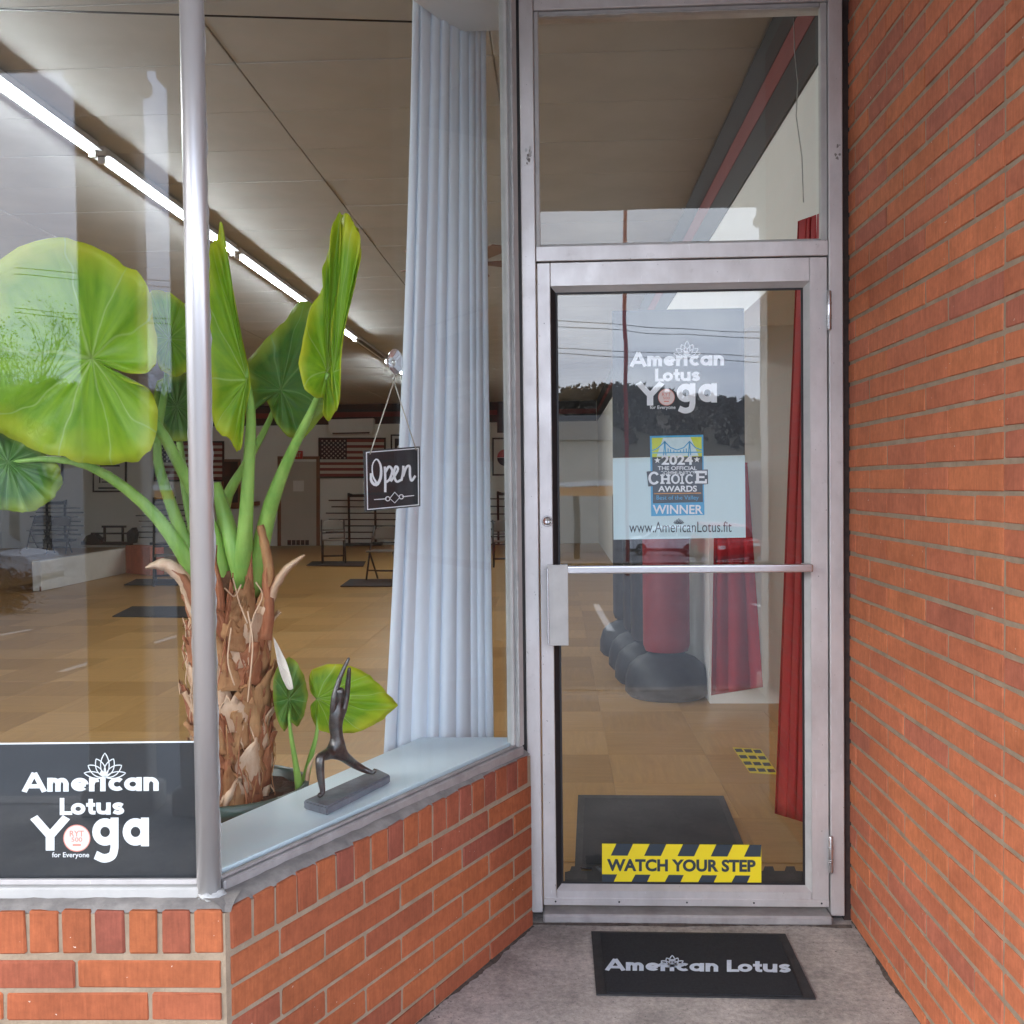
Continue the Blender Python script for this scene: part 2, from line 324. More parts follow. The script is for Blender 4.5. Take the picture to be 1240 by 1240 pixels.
def concrete_mat():
    m, t, b = nmat('stained_concrete'); b.inputs['Roughness'].default_value = 0.88; b.inputs['Specular IOR Level'].default_value = 0.3
    tc = N(t, 'ShaderNodeTexCoord')
    def ns(s, d, r, mp=None):
        n = N(t, 'ShaderNodeTexNoise', Scale=s, Detail=d, Roughness=r); t.links.new(tc.outputs['Object'], n.inputs['Vector']); return n
    def ramp(n, p0, c0, p1, c1):
        r = N(t, 'ShaderNodeValToRGB'); r.color_ramp.elements[0].position = p0; r.color_ramp.elements[1].position = p1
        r.color_ramp.elements[0].color = c4(c0); r.color_ramp.elements[1].color = c4(c1); t.links.new(n.outputs[0], r.inputs[0]); return r
    big = ramp(ns(2.6, 8.0, 0.72), 0.36, (0.265, 0.245, 0.225), 0.62, (0.53, 0.49, 0.45))
    fine = ramp(ns(55, 6.0, 0.8), 0.35, (0.66, 0.65, 0.66), 0.65, (1.2, 1.18, 1.15))
    mu = N(t, 'ShaderNodeMixRGB', blend_type='MULTIPLY'); mu.inputs[0].default_value = 1; t.links.new(big.outputs[0], mu.inputs[1]); t.links.new(fine.outputs[0], mu.inputs[2])
    st = ramp(ns(1.1, 4.0, 0.6), 0.56, (0, 0, 0), 0.68, (0.55, 0.55, 0.55))
    dk = N(t, 'ShaderNodeMixRGB'); dk.inputs[2].default_value = (0.10, 0.09, 0.085, 1); t.links.new(st.outputs[0], dk.inputs[0]); t.links.new(mu.outputs[0], dk.inputs[1])
    gr = ramp(ns(160, 2.0, 0.5), 0.70, (0, 0, 0), 0.735, (0.8, 0.8, 0.8))
    g2 = N(t, 'ShaderNodeMixRGB'); g2.inputs[2].default_value = (0.58, 0.54, 0.48, 1); t.links.new(gr.outputs[0], g2.inputs[0]); t.links.new(dk.outputs[0], g2.inputs[1])
    g3r = ramp(ns(120, 2.0, 0.5), 0.27, (0.85, 0.85, 0.85), 0.30, (0, 0, 0))
    g3 = N(t, 'ShaderNodeMixRGB'); g3.inputs[2].default_value = (0.04, 0.035, 0.035, 1); t.links.new(g3r.outputs[0], g3.inputs[0]); t.links.new(g2.outputs[0], g3.inputs[1])
    t.links.new(g3.outputs[0], b.inputs['Base Color'])
    bn = N(t, 'ShaderNodeBump', Strength=0.7, Distance=0.004); t.links.new(ns(90, 6.0, 0.7).outputs[0], bn.inputs['Height']); t.links.new(bn.outputs[0], b.inputs['Normal'])
    return m
MT['concrete'] = concrete_mat()
MT['ledge'] = pm('pale_blue_paint', (0.68, 0.80, 0.86), (0.73, 0.84, 0.89), 4, 0.45)
MT['white'] = pm('white_paint', (0.72, 0.72, 0.70), (0.78, 0.78, 0.76), 5, 0.6)
MT['wall_in'] = pm('interior_wall_paint', (0.78, 0.785, 0.75), (0.83, 0.83, 0.80), 2.0, 0.75, bump=0.1, bscale=60)
MT['ceil'] = pm('ceiling_panel', (0.43, 0.425, 0.415), (0.49, 0.485, 0.475), 2.4, 0.85, bump=0.15, bscale=120)
MT['black'] = pm('black_paint', (0.010, 0.010, 0.011), rough=0.5)
MT['red_band'] = pm('red_band_paint', (0.15, 0.022, 0.02), (0.18, 0.028, 0.025), 6, 0.6)
MT['black_sign'] = pm('black_sign_board', (0.010, 0.013, 0.018), (0.018, 0.022, 0.028), 6, 0.5)
MT['letter'] = pm('white_vinyl', (0.86, 0.88, 0.90), rough=0.5)
MT['mat_print'] = pm('pale_blue_mat_print', (0.50, 0.58, 0.68), (0.62, 0.70, 0.78), 60, 0.9)
MT['paleblue'] = pm('pale_blue_print', (0.62, 0.80, 0.83), rough=0.5)
MT['coral'] = pm('coral_print', (0.78, 0.27, 0.20), rough=0.5)
MT['pink'] = pm('pale_pink_print', (0.85, 0.70, 0.66), rough=0.5)
MT['ink'] = pm('dark_ink', (0.03, 0.045, 0.06), rough=0.5)
MT['blue'] = pm('bright_blue_print', (0.05, 0.38, 0.68), rough=0.5)
MT['lime'] = pm('lime_print', (0.62, 0.72, 0.06), rough=0.5)
MT['yellow'] = pm('yellow_vinyl', (0.86, 0.70, 0.02), rough=0.4)
MT['orange'] = pm('orange_print', (0.70, 0.28, 0.03), rough=0.5)
MT['rubber'] = pm('black_rubber', (0.014, 0.014, 0.015), (0.03, 0.03, 0.032), 30, 0.75, bump=0.3, bscale=200)
MT['carpet'] = pm('black_carpet', (0.008, 0.009, 0.012), (0.018, 0.02, 0.024), 120, 0.95, bump=0.8, bscale=500)
MT['curtain'] = pm('pale_blue_curtain', (0.80, 0.86, 0.93), (0.83, 0.88, 0.94), 3, 0.85, bump=0.08, bscale=300)
MT['red_cloth'] = pm('red_curtain_cloth', (0.44, 0.012, 0.022), (0.36, 0.01, 0.018), 6, 0.8)
MT['bronze'] = pm('dark_bronze', (0.05, 0.05, 0.055), (0.16, 0.155, 0.15), 35, 0.36, 0.8, bump=0.4, bscale=90)
MT['slate'] = pm('slate_stone', (0.10, 0.115, 0.14), (0.17, 0.19, 0.22), 25, 0.6, bump=0.3)
MT['soil'] = pm('potting_soil', (0.03, 0.02, 0.014), (0.09, 0.06, 0.04), 40, 0.95, bump=1.0, bscale=120)
MT['pot'] = pm('dark_green_pot', (0.05, 0.09, 0.075), (0.08, 0.13, 0.11), 5, 0.35)
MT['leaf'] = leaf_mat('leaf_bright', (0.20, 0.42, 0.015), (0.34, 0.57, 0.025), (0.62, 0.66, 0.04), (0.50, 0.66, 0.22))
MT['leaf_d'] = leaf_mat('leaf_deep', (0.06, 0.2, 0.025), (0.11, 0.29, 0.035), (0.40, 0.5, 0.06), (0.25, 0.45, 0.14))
MT['petiole'] = pm('petiole_green', (0.15, 0.34, 0.05), (0.33, 0.54, 0.12), 26, 0.45, bump=0.25, bscale=60, stretch=(1, 1, 0.12))
MT['core'] = pm('shade_dark_core', (0.07, 0.03, 0.015), (0.16, 0.07, 0.035), 30, 0.95, bump=0.8, bscale=120)  # core colour darkened to act as shade in the husk gaps
MT['husk'] = pm('dry_husk', (0.27, 0.105, 0.04), (0.56, 0.31, 0.14), 22, 0.85, bump=0.6, bscale=90, stretch=(1, 1, 0.35))
MT['husk_p'] = pm('pale_dry_husk', (0.50, 0.28, 0.16), (0.74, 0.54, 0.38), 26, 0.85, bump=0.6, bscale=90, stretch=(1, 1, 0.25))
MT['husk_r'] = pm('red_dry_husk', (0.24, 0.07, 0.03), (0.47, 0.19, 0.09), 30, 0.85, bump=0.6, bscale=120, stretch=(1, 1, 0.25))
MT['spathe'] = pm('cream_spathe', (0.72, 0.62, 0.52), (0.78, 0.72, 0.64), 12, 0.6)
MT['tan_metal'] = pm('taupe_chair_metal', (0.15, 0.13, 0.105), (0.18, 0.155, 0.125), 6, 0.45)
MT['chair_leg'] = pm('dark_chair_tube', (0.035, 0.032, 0.03), rough=0.4, metal=0.3)
MT['wood_trim'] = pm('brown_wood_trim', (0.16, 0.07, 0.035), (0.22, 0.1, 0.05), 12, 0.5, stretch=(1, 1, 0.2))
MT['door_in'] = pm('beige_door_paint', (0.47, 0.44, 0.38), (0.5, 0.47, 0.41), 3, 0.6)
MT['tube'] = emis('lit_fluorescent_tube', (0.92, 0.98, 1.0), 30.0)
MT['light_shield'] = pm('dull_grey_shield', (0.12, 0.12, 0.12), rough=0.7)
MT['exit'] = pm('red_exit_plastic', (0.5, 0.02, 0.02), rough=0.4)
MT['asphalt'] = pm('worn_asphalt', (0.10, 0.105, 0.115), (0.15, 0.155, 0.165), 0.8, 0.85, bump=0.3, bscale=30)
MT['paint_line'] = pm('road_paint', (0.68, 0.68, 0.66), (0.5, 0.5, 0.48), 6, 0.8)
MT['column'] = pm('painted_column', (0.62, 0.6, 0.56), (0.68, 0.66, 0.62), 6, 0.7)
MT['soffit'] = pm('canopy_soffit_board', (0.50, 0.49, 0.47), (0.56, 0.55, 0.53), 3, 0.8)
MT['beige'] = pm('beige_render', (0.46, 0.43, 0.37), (0.52, 0.49, 0.42), 0.6, 0.9)
MT['tyre'] = pm('tyre_rubber', (0.015, 0.015, 0.016), rough=0.8)
MT['rim'] = pm('alloy_rim', (0.5, 0.5, 0.52), rough=0.3, metal=0.9)
MT['car_glass'] = pm('car_glass', (0.02, 0.025, 0.03), rough=0.06)
MT['car_white'] = pm('white_car_paint', (0.75, 0.77, 0.8), rough=0.2)
MT['car_silver'] = pm('grey_car_paint', (0.5, 0.52, 0.55), rough=0.2)
MT['car_red'] = pm('red_car_paint', (0.4, 0.02, 0.02), rough=0.2)
MT['car_trim'] = pm('car_trim', (0.03, 0.03, 0.032), rough=0.5)
MT['lamp'] = pm('car_lamp', (0.75, 0.75, 0.72), rough=0.1)
MT['bark'] = pm('grey_bark', (0.10, 0.085, 0.07), (0.17, 0.15, 0.12), 12, 0.9)
MT['twig_leaf'] = pm('spring_leaf', (0.14, 0.2, 0.05), (0.2, 0.26, 0.08), 3, 0.7)
MT['wood_far'] = pm('far_woodland', (0.018, 0.018, 0.012), (0.06, 0.045, 0.032), 0.05, 0.95)
MT['shrub'] = pm('dark_red_shrub', (0.09, 0.03, 0.03), (0.15, 0.06, 0.05), 6, 0.8)
MT['hill'] = pm('hill_ground', (0.06, 0.06, 0.035), (0.12, 0.09, 0.06), 0.03, 0.95)
MT['grey_bag'] = pm('black_vinyl', (0.012, 0.013, 0.017), (0.028, 0.029, 0.033), 9, 0.5, bump=0.2, bscale=40)
MT['red_bag'] = pm('red_vinyl', (0.24, 0.02, 0.03), (0.30, 0.03, 0.04), 9, 0.45, bump=0.2, bscale=40)
MT['paper'] = pm('white_paper', (0.72, 0.72, 0.7), rough=0.7)
MT['string'] = pm('tan_string', (0.5, 0.46, 0.38), rough=0.9)
MT['flag_r'] = pm('flag_red', (0.22, 0.05, 0.05), rough=0.8)
MT['flag_w'] = pm('flag_white', (0.55, 0.52, 0.48), rough=0.8)
MT['flag_b'] = pm('flag_navy', (0.012, 0.014, 0.03), rough=0.8)
MT['roof'] = pm('flat_roof_felt', (0.08, 0.08, 0.08), rough=0.9)
def plastic_clear():
    m, t, b = nmat('clear_plastic'); b.inputs['Roughness'].default_value = 0.06; b.inputs['Base Color'].default_value = (0.9, 0.93, 0.95, 1)
    b.inputs['Transmission Weight'].default_value = 0.9; b.inputs['IOR'].default_value = 1.35
    return m
MT['clear'] = plastic_clear()
def floor_mat():
    m, t, b = nmat('golden_floor_board'); b.inputs['Roughness'].default_value = 0.36; b.inputs['Specular IOR Level'].default_value = 0.35
    oi = N(t, 'ShaderNodeObjectInfo'); r = N(t, 'ShaderNodeValToRGB')
    e = r.color_ramp.elements; e[0].color = (0.38, 0.205, 0.06, 1); e[1].color = (0.54, 0.31, 0.11, 1); k = e.new(0.5); k.color = (0.46, 0.255, 0.08, 1)
    t.links.new(oi.outputs['Random'], r.inputs[0])
    tc = N(t, 'ShaderNodeTexCoord'); mp = N(t, 'ShaderNodeMapping'); mp.inputs['Scale'].default_value = (1.2, 14, 1); t.links.new(tc.outputs['Object'], mp.inputs[0])
    n = N(t, 'ShaderNodeTexNoise', Scale=2.2, Detail=6.0, Roughness=0.6); t.links.new(mp.outputs[0], n.inputs['Vector'])
    mr = N(t, 'ShaderNodeMapRange'); mr.inputs[3].default_value = 0.72; mr.inputs[4].default_value = 1.28; t.links.new(n.outputs[0], mr.inputs[0])
    v = N(t, 'ShaderNodeVectorMath', operation='SCALE'); t.links.new(r.outputs[0], v.inputs[0]); t.links.new(mr.outputs[0], v.inputs['Scale']); t.links.new(v.outputs[0], b.inputs['Base Color'])
    return m
MT['plank'] = floor_mat()
MT['subfloor'] = pm('far_golden_floor', (0.42, 0.235, 0.072), (0.50, 0.285, 0.098), 1.4, 0.38, stretch=(1, 5, 1), spec=0.35)

# ------------------------------------------------------------------ key positions
YD = 3.29                                   # front face of the door frame
A2 = Vector((-0.745, 2.089, 0)); B2 = Vector((-0.135, 3.225, 0))   # side window runs from corner post to door
U2 = (B2 - A2).normalized(); N2 = Vector((U2.y, -U2.x, 0))         # N2 points to the street
L2 = (B2 - A2).length
TH = R(1.2); UF = Vector((math.cos(TH), math.sin(TH), 0)); NF = Vector((math.sin(TH), -math.cos(TH), 0))   # front window direction
ZC = 3.43                                   # shop ceiling
ZF = 0.02                                   # shop floor
ZS = 3.33                                   # canopy soffit
XW = 0.96                                   # right shop wall
YB = 24.3                                   # back wall
ZTOP = 0.563                                # top of the brick base

# ------------------------------------------------------------------ ground
def lot_z(y): return 0.0 if y > -0.35 else -0.14 - 0.05 * (-0.35 - y)
side = box('sidewalk', -15, 9, -0.33, YD + 0.2, -0.3, 0.0, MT['concrete'])
tag(side, 'stained grey concrete sidewalk in front of the doorway', kind='structure')
kb = box('kerb', -15, 9, -0.48, -0.335, -0.3, 0.004, MT['concrete'], bev=0.015); tag(kb, 'concrete kerb at the sidewalk edge', kind='structure')
vsr, fs = [], []
ys = [-0.35, -30, -60, -100, -160, -420]
for y in ys:
    z = lot_z(y) if y > -100 else lot_z(-100) + (0 if y > -160 else 10)
    vsr += [(-400, y, z), (400, y, z)]
for i in range(len(ys) - 1): fs.append((2 * i, 2 * i + 2, 2 * i + 3, 2 * i + 1))
vsr[1] = (400, -0.35, lot_z(-0.36)); vsr[0] = (-400, -0.35, lot_z(-0.36))
ro = pd('road', vsr, fs, MT['asphalt']); tag(ro, 'grey asphalt parking lot sloping down from the shop', kind='structure')
bm = bmesh.new()
for k in range(-6, 8):
    x = k * 2.7 + 0.6
    bbox(bm, x, x + 0.1, -11, -6, -0.3, 0.006)
for y in (-30, -36): bbox(bm, -60, 60, y, y + 0.14, -0.3, 0.006)
for v in bm.verts:
    v.co.z = lot_z(v.co.y) + (0.008 if v.co.z > 0 else -0.05)
ml = from_bm('parking_lines', bm, MT['paint_line'], ro); ml['kind'] = 'stuff'
ea = pd('terrain', [(-900, 60, -0.35), (900, 60, -0.35), (900, -0.3, -0.35), (-900, -0.3, -0.35)], [(0, 1, 2, 3)], MT['concrete']); tag(ea, 'ground beneath the building', kind='structure')

# ------------------------------------------------------------------ bricks
_bm_cache = {}
def brick_mesh(L, D, H, m):
    k = (round(L, 3), round(D, 3), round(H, 3), m.name, random.randrange(5))
    if k not in _bm_cache:
        bm = bmesh.new(); bbox(bm, -L / 2, L / 2, -D / 2, D / 2, -H / 2, H / 2, random.uniform(.0018, .0036), 1)
        for v in bm.verts: v.co += Vector((random.uniform(-.0014, .0014), random.uniform(-.0006, .0006), random.uniform(-.0014, .0014)))
        me = bpy.data.meshes.new('brick'); bmesh.ops.recalc_face_normals(bm, faces=bm.faces); bm.to_mesh(me); bm.free(); me.materials.append(m)
        _bm_cache[k] = me
    return _bm_cache[k]
def put_brick(parent, c, ang, L, D, H, m, name='brick'):
    o = bpy.data.objects.new(name, brick_mesh(L, D, H, m))
    o.location = c + Vector((random.uniform(-.0008, .0008), random.uniform(-.0012, .0012), random.uniform(-.0008, .0008)))
    o.rotation_euler = (random.uniform(-.003, .003), random.uniform(-.002, .002), ang + random.uniform(-.003, .003)); link(o, parent)
    return o
CH = 0.0677; JT = 0.0085; HJ = 0.0112
XB = 0.937
rw = thing('brick_wall', 'tall red brick pier wall beside the right of the door', 'wall')
YF0 = 2.075                                           # street face of the pier
HW = 0.094
box('mortar', XB + 0.0028, XB + 0.4, YF0 + 0.005, YD + 0.16, -0.05, ZS, MT['mortar'], rw)
nc = 49; zoff = 1.40 - 20 * CH
for c in range(-1, nc):
    z0 = zoff + c * CH + HJ / 2; z1 = z0 + CH - HJ
    if z1 < 0.01 or z0 > ZS - 0.02: continue
    z0 = max(z0, 0.004); z1 = min(z1, ZS - 0.004); zc = (z0 + z1) / 2; H = z1 - z0
    j0 = YF0 + HW + JT
    ysj = [j0, 2.479 + JT / 2, 2.789 + JT / 2, 3.095 + JT / 2, YD + 0.12] if c % 2 == 0 else [j0, 2.326 + JT / 2, 2.628 + JT / 2, 2.931 + JT / 2, 3.235 + JT / 2, YD + 0.12]
    for a, b in zip(ysj[:-1], ysj[1:]):
        L = b - a - JT
        jj = random.uniform(-.002, .002)
        put_brick(rw, Vector((XB + 0.045, (a + b - JT) / 2 + jj, zc)), math.pi / 2, L, 0.09, H, MT['brick_lifted'])
    # street-facing bricks whose ends show at the corner
    ln = 0.305 - JT if c % 2 else 0.305 / 2 - JT
    put_brick(rw, Vector((XB + ln / 2, YF0 + HW / 2, zc)), 0, ln, HW, H, MT['brick_lifted'])
    x = XB + ln + JT
    put_brick(rw, Vector((x + 0.1, YF0 + HW / 2, zc)), 0, 0.2, HW, H, MT['brick_lifted'])

# low base below the shop windows
lw = thing('low_brick_wall', 'low orange brick base with upright bricks on top, under the shop windows', 'wall')
CN = Vector((-0.690, 2.02, 0))                        # corner of the two brick faces
E2 = B2 + N2 * 0.03 + U2 * 0.028; _U2g, _N2g = U2, N2
UB = (E2 - CN).normalized(); NB = Vector((UB.y, -UB.x, 0)); SL = (E2 - CN).length
FE = CN - UF * 2.6
zr0, zr1 = 0.467, ZTOP
def wall_strip(name, p, u, n, L, z0, z1, back, m):
    return obox(name, p + n * (-0.005), u, L, n * -1, back, z0, z1, m, lw)
ang_f = math.atan2(UF.y, UF.x); ang_s = math.atan2(UB.y, UB.x)
# one mortar core (prism)
core = [FE - NF * 0.0028, CN - NF * 0.0026 - NB * 0.0026, CN + UB * SL - NB * 0.0028, CN + UB * SL - NB * 0.16, CN - NB * 0.1 - NF * 0.16, FE - NF * 0.2]
vv = [(p.x, p.y, -0.05) for p in core] + [(p.x, p.y, zr1 - 0.006) for p in core]; k = len(core)
pd('mortar', vv, [tuple(range(k))[::-1], tuple(range(k, 2 * k))] + [(i, (i + 1) % k, k + (i + 1) % k, k + i) for i in range(k)], MT['mortar'], lw)
def face_bricks(p0, u, n, L, ang, z_list, start):
    for ci, z0 in enumerate(z_list):
        H = CH - HJ + 0.001; x = 0.0
        first = 0.152 - JT if (ci + start) % 2 else 0.305 - JT
        while x < L - 0.03:
            ln = min(first if x == 0 else 0.305 - JT, L - x)
            if ln < 0.03: break
            zb = max(z0, 0.004)
            c = p0 + u * (x + ln / 2) - n * 0.045
            if z0 + H > 0.02: put_brick(lw, Vector((c.x, c.y, (zb + z0 + H) / 2)), ang, ln, 0.09, z0 + H - zb, MT['brick_dimmed'])
            x += ln + JT
zl = [zr0 - CH * (i + 1) + HJ / 2 - 0.002 for i in range(8)]
face_bricks(CN - UF * 0.012, UF * -1, NF, 2.5, ang_f, zl, 0)
face_bricks(CN + UB * 0.016, UB, NB, SL - 0.018, ang_s, zl, 1)
RB = 0.0695
x = 0.006
while x < 2.3:
    wdt = RB - 0.0105 + random.uniform(-.003, .003); c = CN - UF * (x + wdt / 2) - NF * 0.055
    put_brick(lw, Vector((c.x, c.y, (zr0 + zr1) / 2 + 0.004)), ang_f, wdt, 0.11, zr1 - zr0 - 0.008, MT['brick_dimmed']); x += RB - 0.001
x = 0.016
while x < SL - 0.03:
    wdt = min(RB - 0.0065 + random.uniform(-.003, .002), SL - x); c = CN + UB * (x + wdt / 2) - NB * 0.055
    put_brick(lw, Vector((c.x, c.y, (zr0 + zr1) / 2 + 0.004)), ang_s, wdt, 0.11, zr1 - zr0 - 0.008, MT['brick_dimmed']); x += RB

# ------------------------------------------------------------------ shop windows
def wavy_strip(name, p, u, L, n, prof, m, parent, amp=0.0025, step=0.03):
    """lumpy bead: profile of (depth along n, z) swept along u with hand-made wobble"""
    bm = bmesh.new(); k = int(L / step) + 1; rings = []
    for i in range(k + 1):
        q = p + u * (L * i / k); r = []
        for (d, z) in prof:
            r.append(bm.verts.new(q + n * (d + random.uniform(-amp, amp)) + Vector((0, 0, z + random.uniform(-amp, amp)))))
        rings.append(r)
    for i in range(k):
        for j in range(len(prof) - 1): bm.faces.new((rings[i][j], rings[i + 1][j], rings[i + 1][j + 1], rings[i][j + 1]))
    return from_bm(name, bm, m, parent, True)
ZG0 = 0.6; ZG1 = ZS
fw = thing('front_window', 'wide street window pane left of the round metal corner post', 'window')
FA = A2 - UF * 0.012
obox('glass_pane', FA - UF * 8.4, UF, 8.4, NF * -1, 0.006, ZG0 - 0.01, ZG1, MT['glass'], fw)  # pane lengthened out of view on the left to let in more daylight
bm = bmesh.new()
obox('sill_frame', FA - UF * 2.6 + NF * 0.026, UF, 2.62, NF * -1, 0.05, 0.561, ZG0 - 0.006, MT['alu_cream'], fw, 0.004)
obox('glazing_stop', FA - UF * 2.6 + NF * 0.012, UF, 2.6, NF * -1, 0.012, ZG0 - 0.0055, ZG0 + 0.006, MT['alu'], fw, 0.002)
wavy_strip('mortar_bed', FE - NF * 0.004 - UF * 0.0, UF, 2.61, NF * -1, [(0.0, zr1 - 0.004), (0.012, zr1 + 0.004), (0.03, zr1 + 0.009), (0.05, zr1 + 0.012), (0.09, zr1 + 0.01)], MT['bead'], fw, 0.0015)
sw = thing('side_window', 'angled shop window between the corner post and the door frame', 'window')
obox('glass_pane', A2 + U2 * 0.012, U2, L2 - 0.03, N2 * -1, 0.006, ZG0 - 0.01, ZG1, MT['glass_ang'], sw)
obox('sill_frame', A2 + N2 * 0.022 + U2 * 0.02, U2, L2 - 0.022, N2 * -1, 0.05, 0.565, ZG0 - 0.004, MT['alu_old'], sw, 0.004)
obox('glazing_stop', A2 + N2 * 0.012 + U2 * 0.02, U2, L2 - 0.03, N2 * -1, 0.012, ZG0 - 0.0035, ZG0 + 0.004, MT['alu_old'], sw, 0.002)
wavy_strip('mortar_bed', CN - NB * 0.004, UB, SL, NB * -1, [(0.0, zr1 - 0.003), (0.012, zr1 + 0.006), (0.026, zr1 + 0.012), (0.05, zr1 + 0.014), (0.08, zr1 + 0.012)], MT['bead'], sw, 0.002)
e0 = B2 - U2 * 0.012
obox('jamb_channel', e0 - U2 * 0.022 + N2 * 0.022, U2, 0.034, N2 * -1, 0.045, ZG0 - 0.003, ZS, MT['alu_cream'], sw, 0.003)
obox('jamb_bead', e0 - U2 * 0.036 + N2 * 0.012, U2, 0.0135, N2 * -1, 0.012, ZG0 + 0.0045, ZS, MT['alu_cream'], sw, 0.002)
wavy_strip('caulk_bead', e0 - U2 * 0.0215 + N2 * 0.0235 + Vector((0, 0, ZG0)), Vector((0, 0, 1)), 2.7, N2, [(0, 0), (0.002, 0)], MT['caulk'], sw, 0.002)
tube('caulk_bead', [e0 - U2 * 0.024 + N2 * (0.023 + random.uniform(-.0015, .0015)) + Vector((0, 0, ZG0 + i * 0.05)) for i in range(54)], [0.0035 + random.uniform(-.001, .0015) for i in range(54)], MT['caulk'], sw, 6)
cp = thing('corner_post', 'round brushed metal post at the corner of the shop windows', 'post', (A2.x, A2.y, 0))
pr = 0.0245; pc = A2 + (NF + N2).normalized() * 0.012; pc.x = PY(242.5, 540, pc.y).x
tube('post_tube', [Vector((pc.x - A2.x, pc.y - A2.y, 0.572)), Vector((pc.x - A2.x, pc.y - A2.y, ZS))], pr, MT['post'], cp, 28)
def bead(p, z0, z1, m, parent, r=0.0032, step=0.022):
    n = int((z1 - z0) / step)
    pts = [Vector((p.x - A2.x + random.uniform(-.0012, .0012), p.y - A2.y + random.uniform(-.001, .001), z0 + (z1 - z0) * i / n)) for i in range(n + 1)]
    tube('caulk_bead', pts, [max(0.0012, r + random.uniform(-.0018, .0016)) for _ in pts], m, parent, 6)
bead(A2 - UF * 0.022 + NF * 0.004, ZG0, ZS, MT['caulk'], cp, 0.0036)
bead(A2 + U2 * 0.017 + N2 * 0.012, ZG0, ZS, MT['caulk'], cp, 0.0028)
bm = bmesh.new()
bmesh.ops.create_uvsphere(bm, u_segments=20, v_segments=10, radius=1)
for v in bm.verts:
    f = 1 + random.uniform(-.22, .22); c = pc - A2
    v.co = Vector((c.x + v.co.x * 0.028 * f + 0.006, c.y + v.co.y * 0.026 * f - 0.004, 0.576 + v.co.z * 0.012 * f))
from_bm('caulk_blob', bm, MT['caulk'], cp, True)

# ------------------------------------------------------------------ door frame, transom, door
def xs(px, py=700): return PY(px, py, YD).x
XL0 = (xs(629.5, 100) + xs(640, 1100)) / 2; XL1 = (xs(649, 330) + xs(656.5, 1060)) / 2
XR1 = (xs(1021, 330) + xs(1023, 1060)) / 2; XR0 = (xs(1002.5, 330) + xs(1007.5, 1060)) / 2
def zs(py, px=820): return PY(px, py, YD).z
ZH0, ZH1 = zs(312.5, 825), zs(294, 825)              # header bar
ZT = zs(14, 825)                                     # top of the transom glass
df = thing('door_frame', 'silver aluminium door frame with a glazed transom above the door', 'door frame')
FD = 0.11
box('jamb', XL0, XL1, YD, YD + FD, 0.022, ZS, MT['alu'], df, 0.0025)
box('jamb', XR0, XR1, YD, YD + FD, 0.018, ZS, MT['alu'], df, 0.0025)
box('header_bar', XL1 + 0.001, XR0 - 0.001, YD + 0.004, YD + FD, ZH0, ZH1, MT['alu'], df, 0.002)
box('head', XL1 + 0.001, XR0 - 0.001, YD + 0.003, YD + FD, ZT + 0.022, ZS, MT['alu'], df, 0.002)
box('transom_glass', XL1 + 0.008, XR0 - 0.008, YD + 0.04, YD + 0.046, ZH1 + 0.002, ZT + 0.02, MT['glass'], df)
for nm, a in (('transom_stop', (XL1 + 0.001, XL1 + 0.016, YD + 0.012, YD + 0.039, ZH1 + 0.001, ZT + 0.021)),
              ('transom_stop', (XR0 - 0.022, XR0 - 0.001, YD + 0.012, YD + 0.039, ZH1 + 0.001, ZT + 0.021)),
              ('transom_stop', (XL1 + 0.017, XR0 - 0.023, YD + 0.014, YD + 0.039, ZT + 0.006, ZT + 0.021)),
              ('transom_stop', (XL1 + 0.017, XR0 - 0.023, YD + 0.02, YD + 0.039, ZH1 + 0.001, ZH1 + 0.009))):
    box(nm, *a, MT['alu_cream'], df, 0.002)
tube('caulk_bead', [Vector((XL1 + 0.018 + i * (XR0 - XL1 - 0.044) / 40, YD + 0.013, ZT + 0.006 + random.uniform(-.0015, .0015))) for i in range(41)], [0.003 + random.uniform(-.001, .0012) for _ in range(41)], MT['caulk'], df, 6)
box('threshold', XL1 + 0.002, XR0 - 0.002, YD - 0.035, YD + 0.15, 0.0, 0.03, MT['alu_old'], df, 0.006)
box('sealant_joint', XR1 + 0.0005, XB + 0.004, YD + 0.012, YD + 0.1, 0.0, ZS, MT['seal'], df)
box('sealant_joint', XL0 - 0.016, XL0 - 0.0005, YD + 0.006, YD + 0.1, 0.0, ZS, MT['gasket'], df)
# blotches of old adhesive on the jambs
def blotch(px, py, w_, h_, m):
    p = PY(px, py, YD); bm = bmesh.new()
    for i in range(9):
        cx = p.x + random.gauss(0, w_ * .35); cz = p.z + random.gauss(0, h_ * .35); r = random.uniform(.002, .006)
        vs_ = [bm.verts.new((cx + r * random.uniform(.5, 1.2) * math.cos(a * 1.047), YD - 0.0006 - i * 0.00005, cz + 1.3 * r * random.uniform(.5, 1.2) * math.sin(a * 1.047))) for a in range(6)]
        bm.faces.new(vs_)
    from_bm('adhesive_residue', bm, m, df)
blotch(640, 190, .01, .04, MT['bead']); blotch(1014.5, 186, .012, .045, MT['bead']); blotch(641, 185, .008, .03, MT['caulk'])
